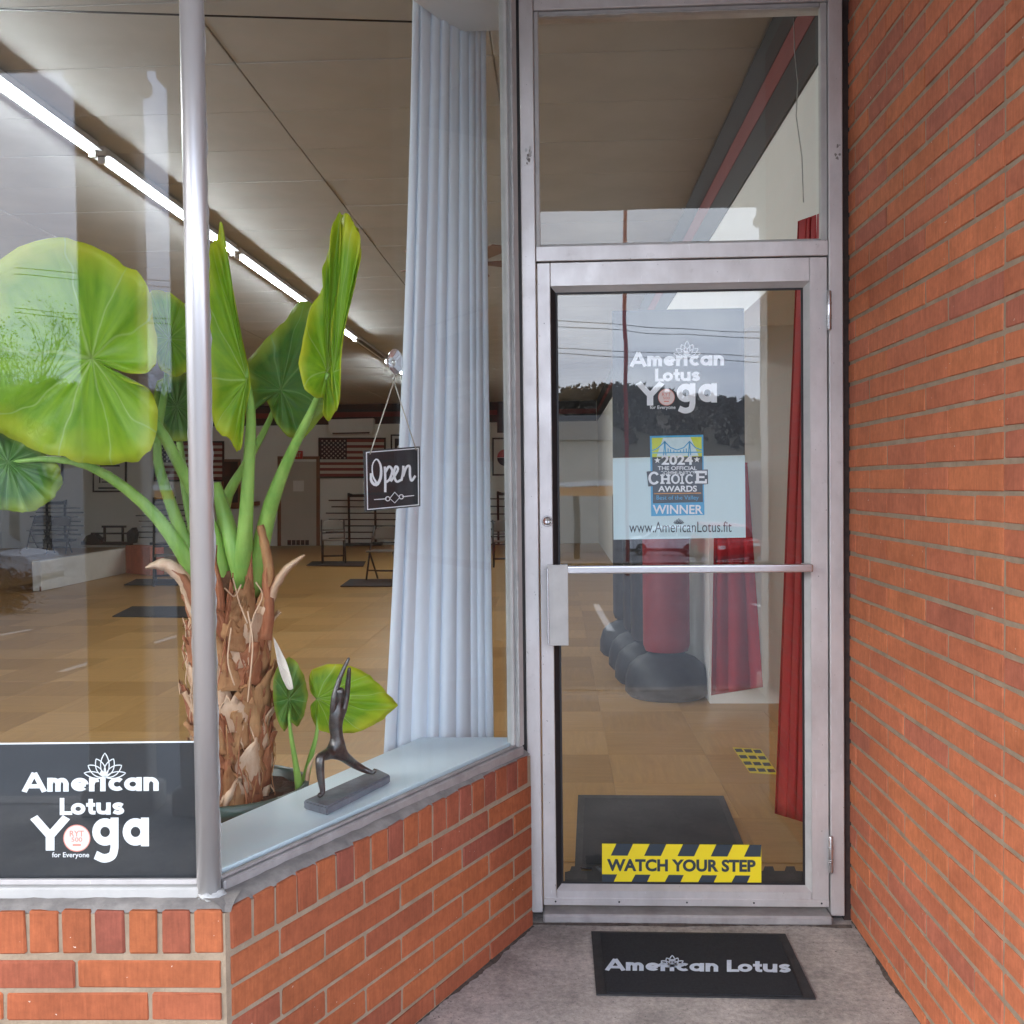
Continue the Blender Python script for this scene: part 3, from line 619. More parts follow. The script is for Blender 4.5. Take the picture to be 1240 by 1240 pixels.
# the leaf
dr = thing('glass_door', 'silver framed glass shop door with a horizontal push bar', 'door')
G = 0.0035; DX0, DX1 = XL1 + G, XR0 - G; DZ0, DZ1 = 0.045, ZH0 - 0.004
YL = YD + 0.008; TD = 0.044
gx0 = xs(668.5, 700) + 0.004; gx1 = xs(982.5, 700); gz1 = zs(343, 825); gz0 = zs(1080.5, 825)
box('stile', DX0, gx0, YL, YL + TD, DZ0 + 0.02, DZ1, MT['alu'], dr, 0.002)
box('stile', gx1, DX1, YL, YL + TD, DZ0 + 0.02, DZ1, MT['alu'], dr, 0.002)
box('top_rail', gx0 + 0.0008, gx1 - 0.0008, YL + 0.0005, YL + TD, gz1, DZ1, MT['alu'], dr, 0.0015)
box('bottom_rail', gx0 + 0.0008, gx1 - 0.0008, YL + 0.0005, YL + TD, DZ0 + 0.02, gz0, MT['alu'], dr, 0.0015)
def stop(name, pts, m):            # sloped glazing stop between outer and inner rectangle edge
    pd(name, pts, [(0, 1, 2, 3)], m, dr)
ix0, ix1, iz0, iz1, yi, yo = gx0 + 0.017, gx1 - 0.017, gz0 + 0.016, gz1 - 0.017, YL + 0.019, YL + 0.0006
e = 0.0006
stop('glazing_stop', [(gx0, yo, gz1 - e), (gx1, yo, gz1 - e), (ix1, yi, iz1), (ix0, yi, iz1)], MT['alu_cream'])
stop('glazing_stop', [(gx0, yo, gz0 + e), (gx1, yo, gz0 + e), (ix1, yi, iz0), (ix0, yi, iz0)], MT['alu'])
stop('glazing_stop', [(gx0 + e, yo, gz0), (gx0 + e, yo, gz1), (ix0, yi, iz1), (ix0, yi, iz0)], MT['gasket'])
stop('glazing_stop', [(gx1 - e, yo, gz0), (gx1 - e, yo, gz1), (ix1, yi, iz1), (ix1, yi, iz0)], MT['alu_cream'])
gk = 0.0065
bm = bmesh.new()
bbox(bm, ix0, ix0 + gk, yi - .001, yi + .004, iz0, iz1); bbox(bm, ix1 - gk, ix1, yi - .001, yi + .004, iz0, iz1)
bbox(bm, ix0 + gk, ix1 - gk, yi - .001, yi + .004, iz1 - gk, iz1); bbox(bm, ix0 + gk, ix1 - gk, yi - .001, yi + .004, iz0, iz0 + gk)
from_bm('gasket', bm, MT['gasket'], dr)
YG = yi + 0.003
box('glass_pane', ix0 - 0.008, ix1 + 0.008, YG, YG + 0.006, iz0 - 0.008, iz1 + 0.008, MT['glass_door'], dr)
sp = box('door_sweep', DX0, DX1, YL - 0.004, YL + 0.02, DZ0, DZ0 + 0.024, MT['alu'], dr, 0.002)
for px in (673, 750, 832, 913, 995):
    p = PY(px, 1112, YL - 0.004)
    bm = bmesh.new(); bmesh.ops.create_uvsphere(bm, u_segments=10, v_segments=6, radius=0.0032); bmesh.ops.translate(bm, verts=bm.verts, vec=(p.x, YL - 0.0042, DZ0 + 0.013)); from_bm('screw', bm, MT['gasket'], sp, True)
# lock
p = PY(662, 631, YL)
lk = lathe('lock_cylinder', [(0.018, 0.0), (0.0175, 0.006), (0.0145, 0.0085), (0.0142, 0.006), (0.0001, 0.0062)], MT['steel'], dr, 24, cap=False)
lk.matrix_world = Matrix.Translation((p.x + 0.002, YL, p.z)) @ Matrix.Rotation(R(90), 4, 'X')
ky = box('keyway', -0.0012, 0.0012, -0.005, 0.005, 0.0062, 0.0075, MT['gasket'], lk)
# hinges
for (px, y0, y1) in ((1003.5, 352, 400), (1007.5, 1012, 1057)):
    p = PY(px, y0, YL - 0.012); q = PY(px, y1, YL - 0.012); hx = (DX1 + XR0) / 2
    hg = tube('hinge', [Vector((hx, YL - 0.014, q.z)), Vector((hx, YL - 0.014, q.z + 0.004)), Vector((hx, YL - 0.014, p.z - 0.004)), Vector((hx, YL - 0.014, p.z))], [0.006, 0.0078, 0.0078, 0.006], MT['steel'], dr, 16)
    for f in (0.3, 0.36, 0.66, 0.7):
        z = q.z + (p.z - q.z) * f
        tube('hinge_knuckle', [Vector((hx, YL - 0.014, z - .0016)), Vector((hx, YL - 0.014, z + .0016))], 0.0086, MT['steel'], hg, 16)
# push bar with offset pull plate on the latch stile
zb = zs(688, 825); x0 = xs(664, 688); x1 = xs(972, 688)
pb = thing_bar = box('push_bar', x0 + 0.03, gx1 - 0.004, YL - 0.052, YL - 0.03, zb - 0.013, zb + 0.013, MT['steel'], dr, 0.005, 3)
box('bar_bracket', gx1 - 0.03, gx1 - 0.006, YL - 0.03, YL + 0.012, zb - 0.012, zb + 0.012, MT['alu'], dr, 0.003)
zp1, zp0 = zs(682, 675), zs(779, 675); xa, xb = xs(662.5, 730) + .002, xs(688, 730)
hd = box('pull_handle', xa, xb, YL - 0.056, YL - 0.05, zp0, zp1 - 0.002, MT['alu_cream'], dr, 0.0015)
box('pull_handle_edge', xb - 0.009, xb, YL - 0.05, YL - 0.004, zp0, zp1 - 0.003, MT['steel'], hd, 0.001)
box('pull_handle_cap', xa, xb - 0.0095, YL - 0.05, YL - 0.002, zp1 - 0.014, zp1 - 0.003, MT['steel'], hd, 0.001)
box('pull_handle_lip', xa - 0.001, xa + 0.004, YL - 0.0600, YL - 0.0562, zp0 + 0.004, zp1 - 0.012, MT['steel'], hd, 0.0008)

# ------------------------------------------------------------------ building shell
ZSX = 0
def shell(name, label, *a, m='wall_in', cat=None):
    o = box(name, *a, MT[m]); tag(o, label, kind='structure'); return o
shell('back_wall', 'pale back wall of the shop', -13.7, 4.2, YB, YB + 0.2, -0.1, 3.6)
shell('wall_left', 'left side wall of the shop', -13.8, -13.7, 1.9, YB, -0.1, 3.6)
shell('wall_right', 'pale right side wall of the shop', XW, XW + 0.12, 6.5, YB, -0.1, 3.6)
o = shell('wall_right_header', 'wall above the side opening inside', XW, XW + 0.12, YD + 0.165, 6.499, 2.3, 3.6)
shell('alcove_wall', 'grey wall closing the side alcove', XW + 0.121, 3.6, 6.5, 6.62, -0.1, 2.45)
shell('alcove_side_wall', 'far side wall of the alcove', 3.6, 3.7, YD + 0.3, 6.62, -0.1, 2.45)
shell('alcove_front_wall', 'street side wall of the alcove', XW + 0.121, 3.6, YD + 0.165, YD + 0.3, -0.1, 2.45)
shell('alcove_ceiling', 'low ceiling over the alcove', XW + 0.121, 3.7, YD + 0.165, 6.62, 2.42, 2.5)
shell('roof', 'flat roof slab over the shop', -13.9, 4.3, 2.0, YB + 0.3, 3.62, 3.8, m='roof')
shell('facade_wall', 'brick coloured facade beyond the front window', -13.8, -9.0, 1.80, 2.0, -0.05, ZS, m='brick_lifted')
shell('facade_base_wall', 'brick base continuing under the front window beyond the frame', -9.0, -3.31, 1.9, 2.03, -0.05, 0.59, m='brick_lifted')
shell('facade_head', 'facade above the windows behind the canopy', -13.8, 4.3, 2.16, 2.3, ZS + 0.02, 3.62, m='beige')
shell('facade_pier_wall', 'brick facade continuing beyond the pier', XB + 0.41, 8, YF0 + 0.01, YF0 + 0.2, -0.05, ZS, m='brick_lifted')
cn = box('canopy', -15, 9, -0.43, 2.155, ZS, ZS + 0.42, MT['soffit']); tag(cn, 'canopy roof over the sidewalk', kind='structure')
rs = box('recess_soffit', -3.4, XB + 0.5, 2.1565, YD + 0.15, ZS + 0.001, ZS + 0.1, MT['soffit']); tag(rs, 'soffit over the doorway recess', kind='structure')
# canopy columns on the kerb (seen mirrored in the panes)
def column(x0, x1, y0, y1, label):
    t = thing('canopy_column', label, 'column', ((x0 + x1) / 2, (y0 + y1) / 2, 0), 0, 'columns carrying the canopy'); hx, hy = (x1 - x0) / 2, (y1 - y0) / 2
    box('shaft', -hx, hx, -hy, hy, 0.12, ZS - 0.16, MT['column'], t, 0.01)
    box('base', -hx - 0.03, hx + 0.03, -hy - 0.03, hy + 0.03, 0.0, 0.119, MT['column'], t, 0.012)
    box('capital', -hx - 0.035, hx + 0.035, -hy - 0.035, hy + 0.035, ZS - 0.159, ZS - 0.08, MT['column'], t, 0.02)
    box('abacus', -hx - 0.015, hx + 0.015, -hy - 0.015, hy + 0.015, ZS - 0.079, ZS, MT['column'], t, 0.006)
def mirF(px, Z, py=590):
    p = DZ(px, py, Z); return p - NF * (2 * (p - FA).dot(NF))
def fx(px): return mirF(px, 4.45).x
column(fx(106), fx(176), -0.31, -0.17, 'square canopy column mirrored at the left of the front window')
column(fx(216), fx(216) + 0.34, -0.31, -0.17, 'square canopy column mirrored beside the corner post')
column(1.385, 1.75, -0.36, -0.04, 'square canopy column mirrored at the right of the door glass')

# dirt and grit gathered in the corners of the recess
def dirt(name, p, u, L, n, wmax, m, seed, z=0.0015):
    rn = random.Random(seed); bm = bmesh.new(); k_ = int(L / 0.012); a_, b_ = [], []
    wv = 0.5
    for i in range(k_ + 1):
        wv = min(1, max(.08, wv + rn.uniform(-.22, .22))); q = p + u * (L * i / k_)
        a_.append(bm.verts.new(q + Vector((0, 0, z + 0.005 * wv)))); b_.append(bm.verts.new(q + n * wmax * wv + Vector((0, 0, z))))
    for i in range(k_): bm.faces.new((a_[i], a_[i + 1], b_[i + 1], b_[i]))
    return from_bm(name, bm, m, side)
MT['dirt'] = pm('corner_dirt', (0.045, 0.036, 0.03), (0.13, 0.10, 0.08), 60, 0.95, bump=1.0, bscale=200)
dirt('corner_dirt', Vector((XB + 0.002, YF0 - 0.2, 0)), Vector((0, 1, 0)), YD - YF0 + 0.2, Vector((-1, 0, 0)), 0.016, MT['dirt'], 4)
dirt('corner_dirt', CN - NB * 0.002, UB, SL, NB, 0.02, MT['dirt'], 5)
dirt('corner_dirt', Vector((XL0 - 0.01, YD - 0.036, 0)), Vector((1, 0, 0)), XR1 - XL0 + 0.02, Vector((0, -1, 0)), 0.014, MT['dirt'], 6)
bm = bmesh.new(); rn = random.Random(21)
for i in range(520):
    if rn.random() < .5:
        t_ = rn.random(); q = CN + UB * SL * t_ + NB * (0.004 + abs(rn.gauss(0, .05)))
    elif rn.random() < .6:
        q = Vector((XB - 0.003 - abs(rn.gauss(0, .045)), rn.uniform(YF0 - .1, YD), 0))
    else:
        q = Vector((rn.uniform(XL0 - .3, XB), rn.uniform(1.9, YD - .04), 0))
    if (q - CN).dot(NB) < 0.003 or q.x > XB - 0.002: continue
    r = rn.uniform(.0009, .0032); vs_ = []
    for a_ in range(5): vs_.append(bm.verts.new((q.x + r * rn.uniform(.6, 1.3) * math.cos(a_ * 1.2566), q.y + r * rn.uniform(.6, 1.3) * math.sin(a_ * 1.2566), 0.0005)))
    tp_ = bm.verts.new((q.x, q.y, r * rn.uniform(.5, 1.1)))
    for a_ in range(5): bm.faces.new((vs_[a_], vs_[(a_ + 1) % 5], tp_))
gv = from_bm('grit', bm, MT['bead'], side); gv['kind'] = 'stuff'

# ------------------------------------------------------------------ shop interior: floor and ceiling
_fp = [(-13.7, 2.14), (A2.x - 0.03, A2.y + 0.09), (B2.x - 0.16, B2.y + 0.02), (XL0, YD + 0.09), (XR1, YD + 0.09), (XW + 0.13, YD + 0.17), (3.6, YD + 0.31), (3.6, YB), (-13.7, YB)]
_k = len(_fp)
fl = pd('floor', [(x, y, ZF - 0.006) for x, y in _fp] + [(x, y, -0.06) for x, y in _fp], [tuple(range(_k)), tuple(range(2 * _k - 1, _k - 1, -1))] + [(i, _k + i, _k + (i + 1) % _k, (i + 1) % _k) for i in range(_k)], MT['subfloor']); tag(fl, 'golden wood look floor of the studio', kind='structure')
ANG = 0.0; ca, sa = 1.0, 0.0; PLW, PLL = 0.5, 0.5
pme = None; cnt = 0; cand = []
for i in range(-20, 30):
    for j in range(-60, 90):
        u = i * PLL; v = j * PLW
        x = u * ca - v * sa - 2; y = u * sa + v * ca + 8
        if y < 3.66 or y > 13: continue
        lim = -0.62 * y - 0.3
        if x < max(lim, -9) or x > 0.69 + (1.6 if 3.9 < y < 6.2 else 0): continue
        cand.append((y, x))
cand.sort(); cand = cand[:298]
bm = bmesh.new(); bbox(bm, -PLL / 2 + .0006, PLL / 2 - .0006, -PLW / 2 + .0006, PLW / 2 - .0006, -0.004, 0.0, 0.0005)
pme = bpy.data.meshes.new('floor_tile'); bm.to_mesh(pme); bm.free(); pme.materials.append(MT['plank'])
for y, x in cand:
    o = bpy.data.objects.new('floor_tile', pme); o.location = (x, y, ZF + random.uniform(-.0003, .0003)); o.rotation_euler = (0, 0, (math.pi / 2 if (round(x / PLL) + round(y / PLW)) % 2 else 0) + math.pi * random.randrange(2)); link(o, fl)
ce = box('ceiling', -13.7, XW + 0.1, 2.31, YB, ZC + 0.014, 3.61, MT['ceil']); tag(ce, 'taupe panelled shop ceiling', kind='structure')
bm = bmesh.new(); PY_, PX_ = 0.61, 1.22
bbox(bm, -PX_ / 2 + .003, PX_ / 2 - .003, -PY_ / 2 + .003, PY_ / 2 - .003, 0, 0.018, 0.003)
cme = bpy.data.meshes.new('ceiling_panel'); bm.to_mesh(cme); bm.free(); cme.materials.append(MT['ceil'])
npan = 0
for i in range(36):
    for j in range(11):
        y = 2.62 + i * PY_; x = XW - 0.02 - PX_ / 2 - j * PX_ - 0.0
        if y > YB - 0.3: continue
        if (j > 2 and abs(x) > 0.56 * y + 0.7) or npan >= 298: continue
        npan += 1
        o = bpy.data.objects.new('ceiling_panel', cme); o.location = (x, y, ZC + random.uniform(-.0015, .0015)); link(o, ce)
# black and red band high on the right wall and across the back
bd = thing('wall_band', 'black and red striped band along the top of the right wall', 'wall band')
y0, y1 = YD + 0.17, YB - 0.04
for (za, zb_, m, d) in ((2.94, 3.115, 'black', .012), (3.116, 3.235, 'red_band', .014), (3.236, ZC - 0.003, 'black', .016)):
    box('stripe', XW - d, XW - 0.001, y0, y1, za, zb_, MT[m], bd)
bd = thing('wall_band', 'black band with a red stripe across the top of the back wall', 'wall band')
for (za, zb_, m, d) in ((2.94, 3.115, 'black', .012), (3.116, 3.235, 'red_band', .014), (3.236, ZC - 0.003, 'black', .016)):
    box('stripe', -13.69, XW - 0.03, YB - d, YB - 0.001, za, zb_, MT[m], bd)
wr = tube('ceiling_wire', [PZ(-40, 10, ZC - 0.04), PZ(250, 19, ZC - 0.04), PZ(520, 27, ZC - 0.04)], 0.004, MT['black'], None, 6); tag(wr, 'thin dark wire strung below the ceiling near the front', 'wire')
wr = tube('hanging_cable', [PX(961, 22, XW - 0.03), PX(962, 60, XW - 0.03), PX(966, 100, XW - 0.03), PX(964, 140, XW - 0.03), PX(971, 190, XW - 0.03), PX(973, 245, XW - 0.03)], 0.0022, MT['caulk'], None, 6); tag(wr, 'thin white cable hanging down the right wall', 'cable')
# fluorescent battens
ht = 3.36
pa = PZ(0, 120, ht); pb_ = PZ(480, 461, ht); XFL = -2.64
for k, (ya, yb, lit) in enumerate(((3.2, 5.74, 1), (5.82, 8.24, 1), (8.32, 10.8, 1), (10.9, 13.2, 1), (13.3, 15.3, 0), (15.4, 19.6, 1))):
    lb = ['lit fluorescent batten nearest the front window', 'second lit fluorescent batten, behind the corner post', 'third lit fluorescent batten between the leaves', 'lit fluorescent batten hidden behind the tallest leaf', 'unlit fluorescent batten just left of the suction cup', 'farthest lit fluorescent batten beside the suction cup'][k]
    t = thing('fluorescent_light', lb, 'ceiling light', (XFL, (ya + yb) / 2, 0), 0, 'battens in one row along the ceiling'); hl = (yb - ya) / 2
    box('light_shield', -0.055, 0.055, -hl + .004, hl - .004, ht + 0.0105, ht + 0.014, MT['light_shield'], t)  # plate added to keep the tube's light off the ceiling
    box('housing', -0.03, 0.03, -hl, hl, ht + 0.0145, ZC - 0.002, MT['white'], t, 0.006)
    tube('lamp_tube', [Vector((-0.0, -hl + 0.035, ht - 0.005)), Vector((0, hl - 0.035, ht - 0.005))], 0.0105, MT['tube'] if lit else MT['white'], t, 12)
    for s_ in (-1, 1): box('lamp_holder', -0.02, 0.02, s_ * (hl - 0.02) - 0.012, s_ * (hl - 0.02) + 0.012, ht - 0.03, ht + 0.010, MT['white'], t, 0.003)
# ceiling fan
t = thing('ceiling_fan', 'dark ceiling fan half hidden behind the pale curtain', 'fan', (DZ(566, 318, 8.5).x, DZ(566, 318, 8.5).y, 0))
zf = DZ(566, 318, 8.5).z
tube('rod', [Vector((0, 0, zf)), Vector((0, 0, ZC))], 0.012, MT['chair_leg'], t); lathe('motor', [(0.03, -0.09), (0.1, -0.06), (0.11, 0.02), (0.05, 0.07)], MT['chair_leg'], t, 20, (0, 0, zf))
for k in range(5):
    a = k * 2 * math.pi / 5 + 0.2
    vs_ = [(0.1, -0.03, 0), (0.3, -0.06, 0.012), (0.62, -0.075, 0.014), (0.66, 0, 0), (0.62, 0.075, -0.014), (0.3, 0.06, -0.012), (0.1, 0.03, 0)]
    P = [(x * math.cos(a) - y * math.sin(a), x * math.sin(a) + y * math.cos(a), zf + z) for x, y, z in vs_] + [(x * math.cos(a) - y * math.sin(a), x * math.sin(a) + y * math.cos(a), zf + z - 0.008) for x, y, z in vs_]
    pd('blade', P, [tuple(range(7)), tuple(range(13, 6, -1))] + [(i, 7 + i, 7 + (i + 1) % 7, (i + 1) % 7) for i in range(7)], MT['wood_trim'], t)

# ------------------------------------------------------------------ flat signs: helpers
def text_mesh(body, off=0.0, shear=0.0, spacing=1.0):
    cu = bpy.data.curves.new('t', 'FONT'); cu.body = body; cu.offset = off; cu.shear = shear; cu.space_character = spacing; cu.resolution_u = 4
    o = bpy.data.objects.new('t', cu); COL.objects.link(o)
    dg = bpy.context.evaluated_depsgraph_get(); me = bpy.data.meshes.new_from_object(o.evaluated_get(dg))
    vs_ = [(v.co.x, v.co.y) for v in me.vertices]; fs_ = [tuple(p.vertices) for p in me.polygons]
    bpy.data.objects.remove(o); bpy.data.curves.remove(cu); bpy.data.meshes.remove(me)
    return vs_, fs_
class Plane:
    """a real flat surface; photo pixels are cast onto it"""
    def __init__(s, p0, n): s.p0, s.n = Vector(p0), Vector(n).normalized()
    def at(s, x, y, off=0.0): return PP(x, y, s.p0 + s.n * off, s.n)
def px_poly(name, pl, pts, m, parent, off=0.0, th=0.0):
    P = [pl.at(x, y, off) for x, y in pts]; k = len(P)
    if th <= 0: return pd(name, P, [tuple(range(k))], m, parent)
    Q = [p - pl.n * th for p in P]
    return pd(name, P + Q, [tuple(range(k)), tuple(range(2 * k - 1, k - 1, -1))] + [(i, k + i, k + (i + 1) % k, (i + 1) % k) for i in range(k)], m, parent)
def px_text(name, pl, body, bx, m, parent, off=0.001, bold=0.0, shear=0.0, tilt=0.0, spacing=1.0):
    """text fitted into the photo box bx=(x0,y0,x1,y1) on plane pl; tilt in px per px"""
    vs_, fs_ = text_mesh(body, bold, shear, spacing)
    a0 = min(v[0] for v in vs_); a1 = max(v[0] for v in vs_); b0 = min(v[1] for v in vs_); b1 = max(v[1] for v in vs_)
    x0, y0, x1, y1 = bx
    P = []
    for a, b in vs_:
        x = x0 + (a - a0) / (a1 - a0) * (x1 - x0); y = y1 - (b - b0) / (b1 - b0) * (y1 - y0) + tilt * (x - x0)
        P.append(pl.at(x, y, off))
    return pd(name, P, fs_, m, parent)
def px_stroke(name, pl, strokes, wd, m, parent, off=0.001, closed=False):
    """ribbons of pixel width wd along polylines; wd may be a list per point"""
    V, F = [], []
    for st in strokes:
        n = len(st)
        for i, (x, y) in enumerate(st):
            a = st[(i - 1) % n] if (closed or i > 0) else st[i]; b = st[(i + 1) % n] if (closed or i < n - 1) else st[i]
            dx, dy = b[0] - a[0], b[1] - a[1]; l = math.hypot(dx, dy) or 1
            ww = (wd[i] if isinstance(wd, (list, tuple)) else wd) / 2
            V.append(pl.at(x - dy / l * ww, y + dx / l * ww, off)); V.append(pl.at(x + dy / l * ww, y - dx / l * ww, off))
        b0 = len(V) - 2 * n
        for i in range(n if closed else n - 1):
            j = (i + 1) % n; F.append((b0 + 2 * i, b0 + 2 * i + 1, b0 + 2 * j + 1, b0 + 2 * j))
    return pd(name, V, F, m, parent)
def circ(cx, cy, r, n=28, ry=None): return [(cx + r * math.cos(2 * math.pi * i / n), cy + (ry or r) * math.sin(2 * math.pi * i / n)) for i in range(n)]
def lotus(pl, cx, by, W, H, wd, m, parent, off=0.0012):
    """outlined lotus: centre petal, two pairs of side petals; base at (cx, by)"""
    st = []
    for ang, L, wid in ((0, 1.0, .2), (28, .86, .2), (-28, .86, .2), (58, .92, .19), (-58, .92, .19), (80, .98, .13), (-80, .98, .13)):
        a = math.radians(ang); pts = []
        for i in range(17):
            t = i / 16; s = math.sin(math.pi * t) ** 0.8 * wid; pts.append((t, s))
        for i in range(15, 0, -1):
            t = i / 16; pts.append((t, -math.sin(math.pi * t) ** 0.8 * wid))
        st.append([(cx + (t * L * math.sin(a) + s * math.cos(a)) * W / 2 * (1.0), by - (t * L * math.cos(a) - s * math.sin(a)) * H) for t, s in pts])
    return px_stroke('lotus_outline', pl, st, wd, m, parent, off, True)
def _ring(a0, a1, cx=.5, cy=.5, r=.33, n=22): return [(cx + r * math.cos(R(a0 + (a1 - a0) * i / n)), cy + r * math.sin(R(a0 + (a1 - a0) * i / n))) for i in range(n + 1)]
def _sp(pts, n=16): return [(p.x, p.y) for p in cr_spline([Vector(q) for q in pts], n)]
GLY = {
 'A': ([[(.1, 0), (.66, 1.36)], [(.66, 1.36), (1.22, 0)], [(.36, .4), (.96, .4)]], 1.36),
 'm': ([[(.17, 0), (.17, 1)], _sp([(.17, .56), (.26, .79), (.46, .83), (.6, .62), (.61, .4)]) + [(.61, 0)], _sp([(.61, .56), (.7, .79), (.9, .83), (1.04, .62), (1.05, .4)]) + [(1.05, 0)]], 1.32),
 'e': ([_ring(0, 318), [(.2, .49), (.83, .49)]], 1.0), 'r': ([[(.17, 0), (.17, 1)], _sp([(.17, .5), (.28, .76), (.54, .83)])], .62),
 'i': ([[(.17, 0), (.17, 1)], [(.17, 1.14), (.17, 1.42)]], .46), 'c': ([_ring(48, 312)], .87), 'a': ([_ring(0, 360), [(.85, 0), (.85, 1)]], 1.08),
 'n': ([[(.17, 0), (.17, 1)], _sp([(.17, .54), (.28, .79), (.52, .83), (.7, .62), (.71, .4)]) + [(.71, 0)]], .94),
 'L': ([[(.17, 1.4), (.17, 0)], [(.17, .16), (.84, .16)]], .74), 'o': ([_ring(0, 360)], .97), 't': ([[(.36, 1.3), (.36, .34)], _sp([(.36, .4), (.42, .2), (.68, .17)]), [(.06, .82), (.66, .82)]], .72),
 'u': ([[(.82, 0), (.82, 1)], [(.17, 1), (.17, .5)] + _sp([(.17, .45), (.24, .24), (.46, .17), (.7, .22), (.82, .46)])], 1.04),
 's': ([_sp([(.72, .74), (.46, .86), (.2, .74), (.32, .55), (.58, .46), (.68, .27), (.44, .14), (.13, .26)], 26)], .86), 'Y': ([[(.08, 1.4), (.64, .62)], [(1.2, 1.4), (.64, .62)], [(.64, .7), (.64, 0)]], 1.3),
 'g': ([_ring(0, 360), [(.85, 1), (.85, 0)] + _sp([(.85, -.05), (.76, -.32), (.46, -.42), (.14, -.3)])], 1.14), ' ': ([], .5)}
def geo_text(name, pl, body, bx, m, parent, off=0.001, tilt=0.0, T=.30, y0u=0.0, y1u=1.42):
    V, F = [], []; x = 0; S = []
    for ch in body:
        g, adv = GLY[ch]
        for s_ in g: S.append([(x + a, b) for a, b in s_])
        x += adv - .01
    W = x + .01; k_ = 0
    for s_ in S:
        n = len(s_); b0 = len(V); k_ += 1
        for i, (a, b) in enumerate(s_):
            p, q = s_[max(i - 1, 0)], s_[min(i + 1, n - 1)]
            if s_[0] == s_[-1] or (abs(s_[0][0] - s_[-1][0]) + abs(s_[0][1] - s_[-1][1]) < 1e-6): p, q = s_[(i - 1) % (n - 1)], s_[(i + 1) % (n - 1)] if i < n - 1 else s_[1]
            dx, dy = q[0] - p[0], q[1] - p[1]; l = math.hypot(dx, dy) or 1
            for sg_ in (1, -1):
                u = a - dy / l * T / 2 * sg_; v = b + dx / l * T / 2 * sg_
                px = bx[0] + u / W * (bx[2] - bx[0]); py = bx[3] - (v - y0u) / (y1u - y0u) * (bx[3] - bx[1]) + tilt * (px - bx[0])
                V.append(pl.at(px, py, off + k_ * 0.00003))
        for i in range(n - 1): F.append((b0 + 2 * i, b0 + 2 * i + 1, b0 + 2 * i + 3, b0 + 2 * i + 2))
    return pd(name, V, F, m, parent)
def logo(pl, parent, am, lo, yo, ga, ring, rr, fe, lt, tilt=-0.008, bold=0.032, lw=1.2):
    geo_text('lettering', pl, 'American', am, MT['letter'], parent, 0.001, tilt)
    geo_text('lettering', pl, 'Lotus', lo, MT['letter'], parent, 0.001, tilt)
    geo_text('lettering', pl, 'Y', yo, MT['letter'], parent, 0.001)
    geo_text('lettering', pl, 'ga', ga, MT['letter'], parent, 0.001, y0u=-.58, y1u=1.0)
    px_poly('ring', pl, circ(ring[0], ring[1], rr), MT['coral'], parent, 0.001)
    px_poly('disc', pl, circ(ring[0], ring[1], rr * 0.93), MT['pink'], parent, 0.0014)
    px_text('lettering', pl, 'RYT', (ring[0] - rr * .52, ring[1] - rr * .55, ring[0] + rr * .52, ring[1] - rr * .12), MT['coral'], parent, 0.0018, 0.01)
    px_text('lettering', pl, '500', (ring[0] - rr * .4, ring[1] - rr * .06, ring[0] + rr * .4, ring[1] + rr * .26), MT['coral'], parent, 0.0018, 0.01)
    px_stroke('underline', pl, [[(ring[0] - rr * .3, ring[1] + rr * .5), (ring[0] + rr * .3, ring[1] + rr * .5)]], rr * .14, MT['coral'], parent, 0.0018)
    px_text('lettering', pl, 'for Everyone', fe, MT['letter'], parent, 0.001, 0.012)
    lotus(pl, lt[0], lt[1], lt[2], lt[3], lw, MT['letter'], parent)

# black sign board inside the front window
pf = Plane(FA - NF * 0.014, NF)
sg = thing('window_sign', 'black sign board with white lettering low in the front window', 'sign')
px_poly('board', pf, [(-60, 902), (236, 899), (240, 1074), (-60, 1078)], MT['black_sign'], sg, 0, 0.006)
px_stroke('top_edge', pf, [[(-60, 901.2), (236, 898.2)]], 2.0, MT['letter'], sg, 0.0008)
logo(pf, sg, (27, 935, 194, 959), (72, 966, 151, 987), (38, 989, 84, 1030), (111, 990, 183, 1045), (93, 1015), 16.5, (63, 1032, 108, 1040), (127, 941, 52, 29))

# poster on the inside of the door glass
pdr = Plane((0, YG + 0.011, 0), (0, -1, 0))
ps = thing('door_poster', 'large black and pale blue poster with white lettering on the door glass', 'poster')
px_poly('print_upper', pdr, [(741, 376), (901, 373), (902, 551), (742, 554.5)], MT['black_sign'], ps, 0, 0.003)
px_poly('print_lower', pdr, [(742, 555), (902, 551.5), (903, 651), (743, 653.5)], MT['paleblue'], ps, 0, 0.003)
logo(pdr, ps, (763, 426, 878, 444), (793, 446, 848, 462), (771, 463, 804, 491), (819, 464, 870, 501), (807, 481), 10.2, (787, 491, 818, 496.5), (832, 431, 34, 18), tilt=-0.012, lw=0.8)
px_text('lettering', pdr, 'www.AmericanLotus.fit', (762, 632, 886, 645), MT['ink'], ps, 0.001, 0.0, tilt=-0.006)
lotus(pdr, 822, 634, 13, 6, 0.7, MT['ink'], ps)
